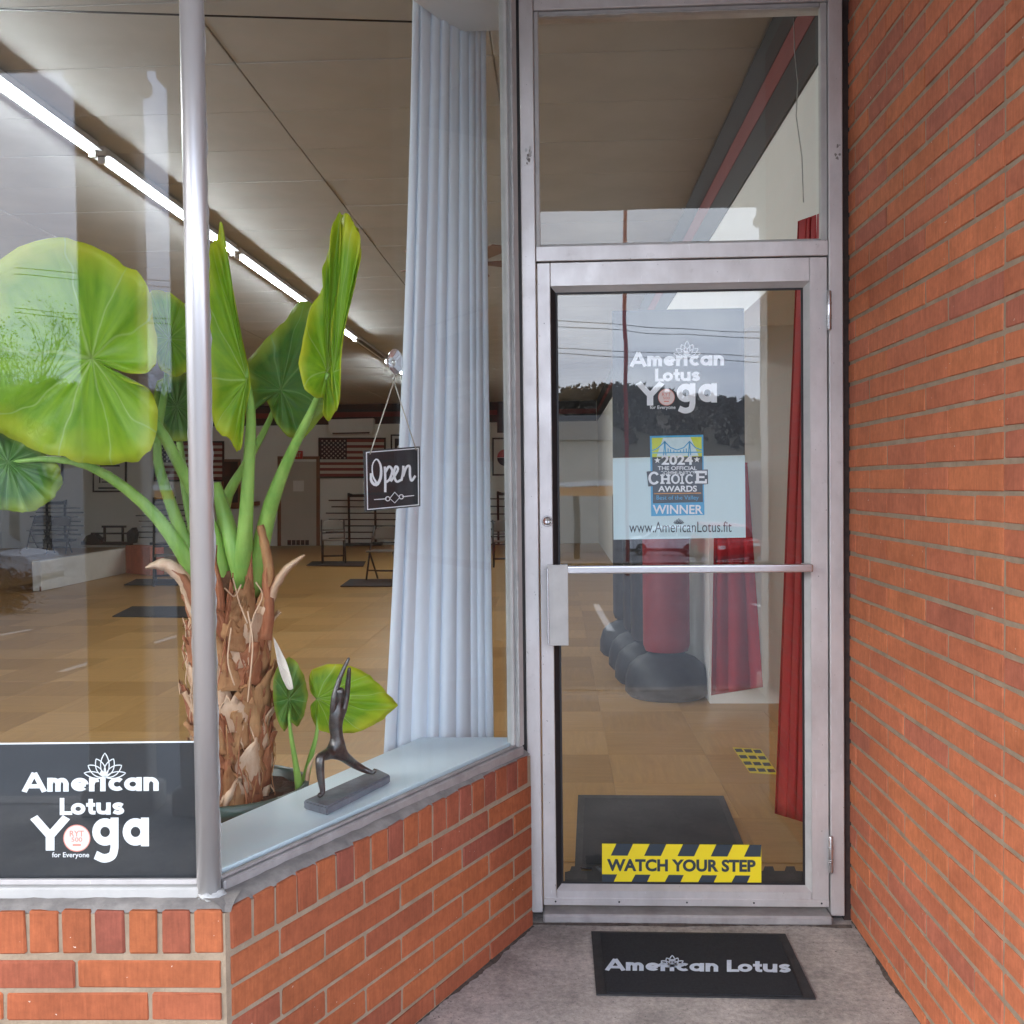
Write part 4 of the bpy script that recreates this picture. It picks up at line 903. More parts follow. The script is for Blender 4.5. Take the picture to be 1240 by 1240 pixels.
# award sticker
aw = thing('award_sticker', 'blue and black community award winner sticker on the door poster', 'sticker')
pa_ = Plane((0, YG + 0.0095, 0), (0, -1, 0))
px_poly('border', pa_, [(787, 528), (851.5, 526.5), (853, 623.5), (788.5, 625)], MT['blue'], aw)
px_poly('sunburst', pa_, [(789.3, 530.2), (849.5, 529), (850, 553), (789.8, 554)], MT['lime'], aw, 0.0005)
px_poly('sky_panel', pa_, [(803, 530.4), (836, 529.4), (846, 552), (795, 553)], MT['paleblue'], aw, 0.0008)
br = []
for x in (805, 835): br += [[(x, 534), (x - 1.5, 553)], [(x, 534), (x + 1.5, 553)]]
br += [[(790, 546 - 0.3), (796, 543), (805, 535)], [(805, 535), (812, 542), (820, 545), (828, 542), (835, 534.5)], [(835, 534.5), (842, 542), (850, 545)], [(789.8, 548.5), (850, 547.5)]]
br += [[(x, 548), (x, 545.5 - abs(x - 820) * 0.32 + 1)] for x in (809, 812, 816, 820, 824, 828, 831)]
px_stroke('bridge', pa_, br, 1.3, MT['blue'], aw, 0.0012)
px_poly('black_panel', pa_, [(789.8, 553.5), (850.3, 552.5), (851.2, 608), (790.6, 609.5)], MT['ink'], aw, 0.0005)
def star(cx, cy, r): return [(cx + (r if i % 2 == 0 else r * .42) * math.sin(i * math.pi / 5), cy - (r if i % 2 == 0 else r * .42) * math.cos(i * math.pi / 5)) for i in range(10)]
px_poly('star', pa_, star(796, 557.5, 4), MT['letter'], aw, 0.0012); px_poly('star', pa_, star(844, 556.5, 4), MT['letter'], aw, 0.0012)
px_text('lettering', pa_, '2024', (801, 551, 839, 563), MT['letter'], aw, 0.0012, 0.03)
px_text('lettering', pa_, 'THE OFFICIAL', (796.5, 564.5, 844, 569.3), MT['letter'], aw, 0.0012, 0.015)
px_text('lettering', pa_, "COMMUNITY'S", (799, 570.5, 842, 574.5), MT['letter'], aw, 0.0012, 0.015)
px_text('lettering', pa_, 'AWARDS', (797, 588, 844, 595.5), MT['letter'], aw, 0.0012, 0.03)
px_text('lettering', pa_, 'Best of the Valley', (795, 600, 846, 606.5), MT['blue'], aw, 0.0012, 0.0)
px_text('lettering', pa_, 'WINNER', (790.5, 611.5, 851, 622.5), MT['letter'], aw, 0.0012, 0.02)
px_stroke('orange_rule', pa_, [[(792, 597.8), (849, 597)]], 1.2, MT['orange'], aw, 0.0012)
# CHOICE in slab capitals with a dark halo
def rects(L): return [[(a, b), (c, b), (c, d), (a, d)] for a, b, c, d in L]
def slab(ch, x0, y0, x1, y1):
    w_, h_ = x1 - x0, y1 - y0; t = h_ * .2; v = w_ * .24; S = []
    if ch == 'H': S = rects([(x0 + .08 * w_, y0, x0 + .08 * w_ + v, y1), (x1 - .08 * w_ - v, y0, x1 - .08 * w_, y1), (x0 + .3 * w_, y0 + .4 * h_, x1 - .3 * w_, y0 + .58 * h_), (x0, y0, x0 + .42 * w_, y0 + t * .8), (x1 - .42 * w_, y0, x1, y0 + t * .8), (x0, y1 - t * .8, x0 + .42 * w_, y1), (x1 - .42 * w_, y1 - t * .8, x1, y1)])
    if ch == 'I': S = rects([(x0 + .3 * w_, y0, x1 - .3 * w_, y1), (x0, y0, x1, y0 + t * .8), (x0, y1 - t * .8, x1, y1)])
    if ch == 'E': S = rects([(x0 + .1 * w_, y0, x0 + .1 * w_ + v, y1), (x0, y0, x1, y0 + t), (x0, y1 - t, x1, y1), (x0 + .2 * w_, y0 + .42 * h_, x1 - .2 * w_, y0 + .58 * h_), (x1 - .16 * w_, y0, x1, y0 + .34 * h_), (x1 - .16 * w_, y1 - .34 * h_, x1, y1)])
    return S
def arcpoly(cx, cy, rx, ry, a0, a1, k=.55, n=20):
    o = [(cx + rx * math.cos(R(a0 + (a1 - a0) * i / n)), cy + ry * math.sin(R(a0 + (a1 - a0) * i / n))) for i in range(n + 1)]
    return o, [(cx + rx * k * math.cos(R(a0 + (a1 - a0) * i / n)), cy + ry * (k + .12) * math.sin(R(a0 + (a1 - a0) * i / n))) for i in range(n + 1)]
hal = [[(783, 571), (800, 569.5), (802, 575), (841, 574), (842, 569), (857, 568.5), (857.5, 586), (838, 588), (800, 588.5), (785, 589)]]
for h in hal: px_poly('halo', pa_, h, MT['ink'], aw, 0.0014)
V, F = [], []
def addp(poly):
    b = len(V); V.extend(pa_.at(x, y, 0.0019 + 0.00002 * len(F)) for x, y in poly); F.append(tuple(range(b, b + len(poly))))
for ch, bxx in (('H', (799.5, 574.5, 812, 586)), ('I', (823.5, 574, 828.5, 586)), ('E', (841.5, 570, 856, 585.5))):
    for q in slab(ch, *bxx): addp(q)
for (cx, cy, rx, ry, a0, a1) in ((792, 579, 7, 8, 35, 325), (818, 580, 5.4, 6, 0, 360), (835.2, 580, 5.4, 6, 40, 320)):
    o_, i_ = arcpoly(cx, cy, rx, ry, a0, a1)
    for i in range(len(o_) - 1): addp([o_[i], o_[i + 1], i_[i + 1], i_[i]])
pd('lettering', V, F, MT['letter'], aw)

# watch your step sticker on the outside of the glass
wy = thing('step_sticker', 'yellow and black striped WATCH YOUR STEP sticker at the door bottom', 'sticker')
pw = Plane((0, YG - 0.0012, 0), (0, -1, 0))
def wq(u, v): return (729 + (922 - 729) * u + 0 * v, 1021.5 + (1073.2 - 1021.5) * v + 1.6 * u)
px_poly('backing', pw, [wq(0, 0), wq(1, 0), wq(1, 1), wq(0, 1)], MT['yellow'], wy)
for k in range(5):
    u0 = 0.055 + k * 0.209
    q = [wq(min(u0 + .035, 1), 0), wq(min(u0 + .035 + .105, 1), 0), wq(min(u0 + .105, 1), .28), wq(u0, .28)]
    px_poly('stripe', pw, q, MT['ink'], wy, 0.0005)
    u1 = -0.02 + k * 0.209
    q = [wq(max(u1 + .02, 0), .72), wq(max(u1 + .115, 0), .72), wq(max(u1 + .08, 0), 1), wq(max(u1 - .02, 0), 1)]
    px_poly('stripe', pw, q, MT['ink'], wy, 0.0005)
px_text('lettering', pw, 'WATCH YOUR STEP', (735, 1040, 915, 1055), MT['ink'], wy, 0.0008, 0.04, tilt=0.006)

# door mat on the sidewalk
dm = thing('door_mat', 'black doormat with white lettering on the concrete by the door', 'mat')
pg = Plane((0, 0, 0.006), (0, 0, 1))
px_poly('rubber_border', pg, [(716, 1127.5), (951, 1130.5), (988, 1208.5), (722, 1203.5)], MT['rubber'], dm, 0.0, 0.005)
px_poly('carpet', pg, [(727, 1129.5), (942, 1132), (972, 1205.5), (735, 1201)], MT['carpet'], dm, 0.004, 0.0035)
geo_text('lettering', pg, 'American Lotus', (733, 1160.5, 958, 1175), MT['mat_print'], dm, 0.0055, 0.012)
lotus(pg, 814, 1170, 34, 13, 1.3, MT['mat_print'], dm, 0.0075)

# OPEN sign hanging from a suction cup inside the side window
os_ = thing('open_sign', 'small black square Open sign hanging in the side window', 'sign')
po = Plane(A2 - N2 * 0.03, N2)
px_poly('board', po, [(441.5, 545.5), (508.5, 540.5), (509, 613), (443, 619.5)], MT['black_sign'], os_, 0, 0.005)
px_stroke('border', po, [[(443.7, 547.8), (506.4, 542.9), (506.9, 611.2), (445.2, 617)]], 1.7, MT['letter'], os_, 0.0008, True)
S = []
def st(pts, n=26): return [(p.x, p.y) for p in cr_spline([Vector((a, b)) for a, b in pts], n)]
px_stroke('lettering', po, [st([(449, 573), (450, 583), (456, 587), (461, 578), (461, 564), (456, 556), (451, 563), (451.5, 576), (456, 585)])], [2.6 + 1.1 * math.sin(i / 25 * 6.3) for i in range(26)], MT['letter'], os_)
px_stroke('lettering', po, [st([(466, 565), (466.5, 580), (466.5, 596)]), st([(466.5, 572), (471, 565), (475, 570), (472, 580), (467.5, 584)]), st([(473, 583), (478, 576), (482, 568), (479, 565), (477, 574), (480, 583), (486, 581)]), st([(486, 582), (488, 572), (488.5, 564)]), st([(488, 577), (492, 566), (496, 565), (496.5, 576), (498.5, 582), (503, 576)])], 2.9, MT['letter'], os_)
px_stroke('ornament', po, [[(453, 605), (468, 604)]], 1.0, MT['letter'], os_)
px_stroke('ornament', po, [[(487, 601.5), (501.5, 600)]], 1.0, MT['letter'], os_)
px_stroke('ornament', po, [[(478, 596), (484, 602.5), (478, 609), (472, 603.5)], circ(469.5, 604, 2.6, 12), circ(486, 601.6, 2.6, 12)], 1.1, MT['letter'], os_, 0.001, True)
sc1 = po.at(479, 438, 0.02)
for (x, y) in ((448, 550), (504, 545)):
    tube('cord', [po.at(477, 462, 0.008), po.at((477 + x) / 2, (462 + y) / 2, 0.006), po.at(x, y, 0.003)], 0.0017, MT['string'], os_, 6)
cup = thing('suction_cup', 'clear suction cup hook stuck to the side window above the Open sign', 'suction cup', tuple(sc1))
cb = lathe('cup', [(0.0335, 0.0), (0.03, -0.004), (0.018, -0.010), (0.013, -0.014), (0.012, -0.022), (0.0002, -0.024)], MT['clear'], cup, 28, cap=False)
cb.rotation_euler = N2.to_track_quat('Z', 'Y').to_euler()
hp = [po.at(479, 445, 0.0) - sc1, po.at(478, 455, -0.004) - sc1, po.at(477, 462, 0.004) - sc1, po.at(477, 458, 0.012) - sc1]
tube('hook', [Vector((0, 0, 0)) - N2 * 0.02] + hp, 0.0016, MT['steel'], cup, 6)

# ------------------------------------------------------------------ window ledge, pot, plant
ZL = 0.608
q = [PZ(268, 997, ZL), PZ(510, 893, ZL), PZ(634, 888, ZL)]
g0 = A2 - N2 * 0.012 + U2 * 0.01; g1 = B2 - N2 * 0.012
LP = [g0, g1 + U2 * 0.0, Vector((XL0 - 0.02, q[2].y + 0.01, 0)), q[1], q[0], q[0] - U2 * 0.35, Vector((g0.x - 0.02, g0.y + 0.02, 0))]
LP = [g0, g1, Vector((g1.x + 0.0, q[1].y + 0.002, 0)), q[1], q[0], q[0] + (q[0] - q[1]) * 0.3]
k = len(LP)
ld = pd('window_ledge', [(p.x, p.y, ZL) for p in LP] + [(p.x, p.y, ZL - 0.03) for p in LP], [tuple(range(k)), tuple(range(2 * k - 1, k - 1, -1))] + [(i, k + i, k + (i + 1) % k, (i + 1) % k) for i in range(k)], MT['ledge'])
tag(ld, 'pale blue painted window ledge inside the side window', 'ledge')
PC = DZ(280, 950, 2.82); PC = Vector((PC.x, PC.y, 0))
pt = thing('plant_pot', 'dark green pot of soil behind the window ledge', 'pot', tuple(PC))
lathe('pot_body', [(0.15, ZF), (0.16, ZF + 0.02), (0.2, 0.56), (0.213, 0.575), (0.213, 0.602), (0.204, 0.606), (0.196, 0.596), (0.19, 0.53)], MT['pot'], pt, 40, cap=False)
bm = bmesh.new(); bmesh.ops.create_circle(bm, cap_ends=False, radius=0.194, segments=40)
rings = [[v for v in bm.verts]]; cvx = bm.verts.new((0, 0, 0.60))
bm.free(); bm = bmesh.new(); prev = None
for r in range(9):
    rr = 0.196 * r / 8; ring = [bm.verts.new((rr * math.cos(a * math.pi / 18), rr * math.sin(a * math.pi / 18), 0.572 + random.uniform(-.008, .01))) for a in range(36)] if r else [bm.verts.new((0, 0, 0.578))]
    if r == 1:
        for a in range(36): bm.faces.new((prev[0], ring[a], ring[(a + 1) % 36]))
    elif r > 1:
        for a in range(36): bm.faces.new((prev[a], ring[a], ring[(a + 1) % 36], prev[(a + 1) % 36]))
    prev = ring
from_bm('soil', bm, MT['soil'], pt)

def leaf_obj(name, hub, out, z0, gx, gy, cup, rip, fr, m, parent, nth=96, nr=10, ph=0.0, js=1.0, corr=0.004, base=Vector((0, 0, 0)), fold=0.0):
    """leaf blade grown from its hub; gx, gy tilt the blade in depth (m per photo px), rip ruffles the margin"""
    O = cr_closed([Vector((x, y)) for x, y in out], nth); _o = [Vector(p) for p in out]; _m = len(_o)
    for i_ in range(nth):
        f_ = i_ / nth * _m; k_ = int(f_); O[i_] = O[i_] * .45 + (_o[k_ % _m] * (1 - f_ + k_) + _o[(k_ + 1) % _m] * (f_ - k_)) * .55
    H = Vector(hub)
    V, F, UVv = [], [], []
    def pt_(th, t):
        o = O[th % nth]; p = H + (o - H) * t
        d = p - H
        vf = math.cos(th / nth * 2 * math.pi * 16)          # gentle corrugation between main veins
        z = z0 + gx * d.x + gy * d.y + cup * t * t + rip * t ** 2.2 * math.sin(fr * th / nth * 2 * math.pi + ph) + corr * vf * t * (1.15 - t) + fold * abs(d.x) 
        a_ = th / nth * 6.2832; jit = 1 + js * t ** 3 * (0.014 * math.sin(31 * a_ + ph) + 0.02 * math.sin(13 * a_ + 2 * ph) + 0.016 * math.sin(21 * a_ + ph))
        p = H + d * jit
        return DZ(p.x, p.y, z) - base
    for r in range(nr + 1):
        t = r / nr
        for th in range(nth): V.append(pt_(th, max(t, 0.004)))
    for r in range(nr):
        for th in range(nth):
            a = r * nth + th; b = r * nth + (th + 1) % nth; F.append((a, b, b + nth, a + nth)); UVv.append((th, r))
    me = bpy.data.meshes.new(name); me.from_pydata([tuple(v) for v in V], [], F); uv = me.uv_layers.new(name='polar')
    for pi, p in enumerate(me.polygons):
        th, r = UVv[pi]; p.use_smooth = True
        for li, (a, b) in zip(p.loop_indices, ((th, r), (th + 1, r), (th + 1, r + 1), (th, r + 1))): uv.data[li].uv = (a / nth, b / nr)
    me.update(); me.materials.append(m)
    o = bpy.data.objects.new(name, me); link(o, parent)
    md = o.modifiers.new('thickness', 'SOLIDIFY'); md.thickness = 0.0012; md.offset = 0
    return o
ep = thing('elephant_ear_plant', 'huge elephant ear plant with bright green leaves in the window corner', 'plant', tuple(PC))
EB = PC
L = [
 ('L1', (111, 434), [(60, 286), (100, 293), (140, 313), (168, 331), (182, 355), (188, 400), (190, 440), (176, 452), (155, 452), (135, 446), (152, 462), (176, 468), (188, 482), (191, 510), (184, 545), (163, 558), (135, 564), (102, 560), (68, 553), (34, 541), (4, 527), (-45, 512), (-95, 450), (-60, 380), (-10, 320)], 2.42, -0.0003, 0.0005, -0.03, 0.03, 7, 'leaf'),
 ('L2', (205, 410), [(182, 352), (205, 354), (228, 372), (240, 405), (236, 440), (214, 457), (194, 447), (184, 420), (178, 385)], 2.62, 0.0006, 0.0, 0.0, 0.012, 6, 'leaf'),
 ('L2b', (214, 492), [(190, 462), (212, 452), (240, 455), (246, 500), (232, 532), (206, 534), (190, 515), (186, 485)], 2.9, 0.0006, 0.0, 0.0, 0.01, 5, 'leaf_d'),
 ('L3', (299, 460), [(268, 268), (272, 285), (281, 345), (291, 400), (301, 445), (303, 470), (297, 500), (293, 540), (287, 547), (279, 533), (262, 521), (254, 495), (248, 440), (246, 360), (252, 300), (262, 290)], 2.56, 0.0012, 0.0003, 0.0, 0.012, 7, 'leaf'),
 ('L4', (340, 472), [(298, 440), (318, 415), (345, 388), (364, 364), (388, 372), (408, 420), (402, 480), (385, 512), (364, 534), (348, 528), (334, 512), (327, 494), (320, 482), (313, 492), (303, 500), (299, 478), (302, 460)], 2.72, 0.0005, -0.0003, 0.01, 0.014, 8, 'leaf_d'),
 ('L5', (396, 450), [(411, 257), (422, 261), (434, 278), (436, 302), (430, 345), (419, 390), (413, 430), (411, 470), (409, 494), (398, 510), (391, 502), (392, 482), (383, 482), (368, 470), (362, 440), (368, 405), (377, 370), (393, 345), (390, 326), (398, 305), (401, 278)], 2.52, 0.0022, 0.0002, 0.0, 0.016, 9, 'leaf'),
 ('L5r', (404, 450), [(412, 262), (424, 262), (436, 288), (437, 312), (428, 350), (418, 395), (413, 435), (412, 480), (407, 498), (402, 470), (400, 420), (403, 380), (412, 330), (413, 290)], 2.50, -0.001, 0.0, 0.0, 0.01, 10, 'leaf'),
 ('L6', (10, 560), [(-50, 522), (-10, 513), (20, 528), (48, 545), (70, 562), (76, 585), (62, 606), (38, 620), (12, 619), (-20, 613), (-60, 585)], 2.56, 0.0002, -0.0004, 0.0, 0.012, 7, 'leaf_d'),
]
for nm, hub, out, z0, gx, gy, cup_, rip, fr, m in L:
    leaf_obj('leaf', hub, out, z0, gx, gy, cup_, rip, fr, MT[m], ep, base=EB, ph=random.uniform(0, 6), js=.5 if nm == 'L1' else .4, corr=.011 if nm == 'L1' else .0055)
def petiole(pts, name='petiole', m='petiole', parent=ep, base=EB, seg=10, n=14):
    P = cr_spline([DZ(x, y, z) for x, y, z, r in pts], n); rr = [pts[0][3]] 
    rs = [p[3] for p in pts]; rad = []
    for i in range(n):
        f = i / (n - 1) * (len(rs) - 1); k_ = min(int(f), len(rs) - 2); rad.append(rs[k_] + (rs[k_ + 1] - rs[k_]) * (f - k_))
    return tube(name, [p - base for p in P], rad, MT[m], parent, seg)
petiole([(111, 434, 2.43, .004), (150, 470, 2.47, .008), (190, 515, 2.55, .013), (222, 572, 2.65, .016), (255, 640, 2.74, .02), (275, 720, 2.8, .03)])
petiole([(10, 560, 2.57, .004), (60, 556, 2.55, .008), (112, 566, 2.58, .012), (170, 606, 2.66, .016), (212, 655, 2.72, .02), (250, 720, 2.79, .026)])
petiole([(206, 412, 2.63, .004), (200, 470, 2.68, .009), (190, 545, 2.72, .012), (205, 605, 2.75, .016), (238, 690, 2.8, .02)])
petiole([(214, 492, 2.91, .004), (218, 540, 2.92, .01), (226, 600, 2.9, .013), (245, 690, 2.86, .018)])
petiole([(299, 458, 2.565, .006), (304, 500, 2.6, .012), (301, 570, 2.66, .016), (297, 640, 2.72, .02), (292, 715, 2.78, .03)])
petiole([(270, 290, 2.54, .002), (284, 370, 2.55, .004), (299, 458, 2.562, .007)], 'midrib')
petiole([(340, 472, 2.73, .004), (325, 512, 2.78, .008), (298, 562, 2.82, .012), (272, 612, 2.86, .016), (268, 700, 2.84, .02)])
petiole([(397, 452, 2.515, .005), (380, 492, 2.56, .009), (352, 550, 2.64, .014), (330, 605, 2.71, .02), (316, 660, 2.77, .024), (304, 720, 2.8, .028)])
petiole([(262, 585, 2.78, .012), (272, 625, 2.77, .022), (285, 670, 2.76, .026), (296, 720, 2.77, .02)], 'sheath')
# trunk: fibrous core with overlapping dry leaf bases
tz0, tz1 = 0.56, DZ(280, 690, 2.82).z
bm = bmesh.new(); rings = []
for i in range(22):
    z = tz0 + (tz1 - tz0) * i / 21; f = i / 21; ring = []
    for a in range(26):
        th = a * 2 * math.pi / 26; r = (0.086 - 0.010 * f) * (1 + 0.12 * math.sin(5 * th + i * .9) + random.uniform(-.09, .09)) * (1 if f < .86 else 1 - (f - .86) * 3)
        ring.append(bm.verts.new((r * math.cos(th), r * math.sin(th), z + random.uniform(-.006, .006))))
    rings.append(ring)
for i in range(21):
    for a in range(26): bm.faces.new((rings[i][a], rings[i][(a + 1) % 26], rings[i + 1][(a + 1) % 26], rings[i + 1][a]))
bm.faces.new(rings[-1])
from_bm('trunk', bm, MT['core'], ep, True)
def husk(th, z, h, wd, flare, m, name='husk', twist=0.0):
    bm = bmesh.new(); nu, nv = 7, 9; G_ = []
    seedp = random.uniform(0, 6)
    for v in range(nv):
        t = v / (nv - 1); row = []
        ww = wd * (1 - 0.6 * t ** 1.8) * (1 + .14 * math.sin(7 * t + seedp) + random.uniform(-.1, .1))
        for u in range(nu):
            s_ = (u / (nu - 1) - .5)
            a = th + s_ * ww / 0.1 + twist * t
            r = 0.09 + 0.014 * math.cos(s_ * 3.0) + flare * t ** 2.2 + 0.006 * math.sin(9 * s_ + 5 * t + seedp) + random.uniform(-.0025, .0025)
            row.append(bm.verts.new((r * math.cos(a), r * math.sin(a), z + h * t - 0.02 * abs(s_) * (1 + t) + (random.uniform(-.022, .012) if v == nv - 1 else random.uniform(-.003, .003)))))
        G_.append(row)
    for v in range(nv - 1):
        for u in range(nu - 1): bm.faces.new((G_[v][u], G_[v][u + 1], G_[v + 1][u + 1], G_[v + 1][u]))
    o = from_bm(name, bm, MT[m], ep, True); md = o.modifiers.new('thickness', 'SOLIDIFY'); md.thickness = 0.003; return o
cam_th = math.atan2(-PC.y, -PC.x)
lev = 0
for z in [tz0 + .0, tz0 + .05, tz0 + .10, tz0 + .155, tz0 + .21, tz0 + .265, tz0 + .32, tz0 + .375, tz0 + .43, tz0 + .48]:
    for k_ in range(5):
        th = cam_th + (k_ - 2) * 0.78 + (0.39 if lev % 2 else 0) + random.uniform(-.14, .14)
        husk(th, z + random.uniform(-.015, .015), random.uniform(.085, .15), random.uniform(.085, .125), random.uniform(-.006, .034), random.choice(['husk', 'husk', 'husk_p', 'husk_r']))
    lev += 1
for k_ in range(46):
    husk(cam_th + random.uniform(-1.9, 1.9), tz0 + random.uniform(0, tz1 - tz0 - .08), random.uniform(.06, .2), random.uniform(.012, .045), random.uniform(-.002, .03), random.choice(['husk', 'husk_p', 'husk_r', 'husk_r']), 'husk_strip', random.uniform(-.5, .5))
for k_ in range(46):
    th = cam_th + random.uniform(-1.7, 1.7); z = tz0 + random.uniform(0.04, tz1 - tz0); Ln = random.uniform(.05, .2); q_ = random.uniform(-.35, .35); r0 = random.uniform(.104, .122)
    tube('fibre', [Vector(((r0 + .006 * math.sin(i * 1.3 + k_)) * math.cos(th + q_ * i / 7), (r0 + .006 * math.sin(i * 1.3 + k_)) * math.sin(th + q_ * i / 7), max(tz0, z - Ln * i / 7))) for i in range(8)], [.0016, .0022, .002, .0018, .0018, .0014, .001, .0006], MT[random.choice(['husk_p', 'husk_r', 'husk'])], ep, 5)
def dry(pts, m, name='dry_stalk'): return petiole(pts, name, m, seg=7, n=16)
def dry_blade(pts, m, name='dry_stalk'):
    """curled dry sheath: ribbon of varying width folded along its middle"""
    P = cr_spline([Vector((x, y, z)) for x, y, z, w_ in pts], 18); n = 18; V, F = [], []
    ws = [p[3] for p in pts]
    for i, p in enumerate(P):
        a, b = P[max(i - 1, 0)], P[min(i + 1, n - 1)]; dx, dy = b.x - a.x, b.y - a.y; l = math.hypot(dx, dy) or 1
        f = i / (n - 1) * (len(ws) - 1); k_ = min(int(f), len(ws) - 2); w_ = (ws[k_] + (ws[k_ + 1] - ws[k_]) * (f - k_)) * (1 + random.uniform(-.12, .12))
        for s_ in (-1, -.5, 0, .5, 1): V.append(DZ(p.x - dy / l * w_ * s_, p.y + dx / l * w_ * s_, p.z - .02 * (1 - abs(s_))) - EB)
    for i in range(n - 1):
        for j in range(4): F.append((i * 5 + j, i * 5 + j + 1, i * 5 + j + 6, i * 5 + j + 5))
    o = pd(name, V, F, MT[m], ep, True); md = o.modifiers.new('thickness', 'SOLIDIFY'); md.thickness = 0.0025; return o
dry_blade([(240, 735, 2.7, 8), (225, 705, 2.67, 9), (206, 686, 2.66, 9), (190, 684, 2.66, 6), (176, 688, 2.67, 1.5)], 'husk_p')
dry_blade([(252, 760, 2.7, 9), (236, 725, 2.67, 7), (222, 700, 2.66, 5), (208, 690, 2.66, 2)], 'husk_r')
dry_blade([(318, 735, 2.7, 8), (326, 700, 2.68, 6), (322, 668, 2.67, 6), (316, 640, 2.67, 4.5), (315, 636, 2.67, 4)], 'husk')
dry_blade([(318, 745, 2.7, 9), (332, 712, 2.68, 6), (346, 690, 2.67, 4.5), (358, 680, 2.67, 3.5), (369, 672, 2.67, 1.5)], 'husk_p')
dry_blade([(268, 740, 2.68, 6), (264, 705, 2.66, 5), (260, 680, 2.66, 3), (262, 660, 2.66, 1.5)], 'husk_r')
dry_blade([(322, 775, 2.69, 7), (326, 735, 2.68, 7), (322, 700, 2.68, 5), (326, 675, 2.68, 2)], 'husk_r')
for (pts) in ([(282, 700, 2.69), (290, 730, 2.68), (300, 755, 2.68)], [(310, 705, 2.69), (318, 722, 2.68), (306, 750, 2.68), (302, 790, 2.68)], [(272, 712, 2.69), (284, 722, 2.68), (292, 708, 2.68)], [(300, 740, 2.68), (306, 780, 2.675), (300, 850, 2.675)], [(280, 760, 2.68), (276, 800, 2.67), (284, 830, 2.67)]):
    petiole([(x, y, z, .0022) for x, y, z in pts], 'fibre', 'husk_p', seg=5)
# young plant in the same pot
yp = thing('young_elephant_ear', 'young elephant ear with two leaves beside the bronze figurine', 'plant', tuple(PC))
leaf_obj('leaf', (350, 846), [(349, 796), (358, 800), (368, 818), (373, 842), (368, 866), (360, 880), (352, 874), (344, 886), (336, 872), (331, 850), (331, 822), (338, 803)], 2.78, .001, 0, .01, .008, 6, MT['leaf_d'], yp, base=EB, js=.4)
leaf_obj('leaf', (384, 846), [(377, 812), (396, 804), (424, 806), (448, 818), (466, 836), (481, 854), (462, 872), (438, 885), (408, 889), (386, 884), (377, 868), (376, 854), (383, 847), (376, 838), (374, 824)], 2.84, .0009, 0, .015, .01, 8, MT['leaf'], yp, base=EB, js=.35)
petiole([(350, 846, 2.785, .003), (351, 880, 2.79, .005), (358, 925, 2.82, .008), (364, 962, 2.86, .014)], parent=yp)
petiole([(384, 846, 2.845, .003), (384, 885, 2.85, .005), (374, 925, 2.86, .009), (366, 962, 2.87, .014)], parent=yp)
petiole([(384, 912, 2.82, .002), (374, 930, 2.84, .005), (370, 960, 2.86, .008)], 'shoot', 'husk_p', yp)
spn = leaf_obj('spathe', (342, 808), [(331, 771), (336, 780), (341, 790), (347, 802), (353, 822), (355, 834), (349, 835), (342, 822), (337, 806), (334, 790)], 2.72, .0006, 0, -.01, .003, 4, MT['spathe'], yp, 48, 6, base=EB, js=.2)

# ------------------------------------------------------------------ bronze figurine in a high lunge
def skin_obj(name, verts, edges, radii, m, parent=None, sub=2):
    me = bpy.data.meshes.new(name); me.from_pydata([tuple(v) for v in verts], edges, []); me.update()
    o = bpy.data.objects.new(name, me); COL.objects.link(o)
    md = o.modifiers.new('skin', 'SKIN'); md.use_smooth_shade = True
    sv = me.skin_vertices[0].data
    for i, r in enumerate(radii): sv[i].radius = (r, r) if not isinstance(r, tuple) else r
    sv[0].use_root = True
    s_ = o.modifiers.new('sub', 'SUBSURF'); s_.levels = sub; s_.render_levels = sub
    dg = bpy.context.evaluated_depsgraph_get(); m2 = bpy.data.meshes.new_from_object(o.evaluated_get(dg))
    bpy.data.objects.remove(o)
    for p in m2.polygons: p.use_smooth = True
    m2.name = name; m2.materials.clear(); m2.materials.append(m)
    return mesh_obj(name, m2, None, parent)
fb = [PZ(x, y, ZL + 0.024) for x, y in ((367, 969), (456, 930), (473, 938), (396, 977))]
FBASE = sum(fb, Vector()) / 4
fg = thing('figurine', 'dark bronze figurine in a lunge with raised arms on a slate base', 'figurine', (FBASE.x, FBASE.y, ZL))
FO = Vector((FBASE.x, FBASE.y, ZL))
P4 = [p - FO for p in fb]
bm = bmesh.new(); vt = [bm.verts.new(p) for p in P4]; vb = [bm.verts.new((p.x, p.y, 0.001)) for p in P4]
bm.faces.new(vt); bm.faces.new(vb[::-1])
for i in range(4): bm.faces.new((vt[i], vb[i], vb[(i + 1) % 4], vt[(i + 1) % 4]))
bmesh.ops.bevel(bm, geom=list(bm.edges), offset=0.004, segments=2, affect='EDGES')
from_bm('base', bm, MT['slate'], fg)
zf0 = (FBASE - CAM).dot(fwd)
fA = PZ(392, 964, ZL + 0.03); zA = (fA - CAM).dot(fwd); fBk = PZ(453, 938, ZL + 0.03); zBk = (fBk - CAM).dot(fwd)
zm = (zA + zBk) / 2 - 0.01
def F_(x, y, z): return DZ(x, y, z) - FO
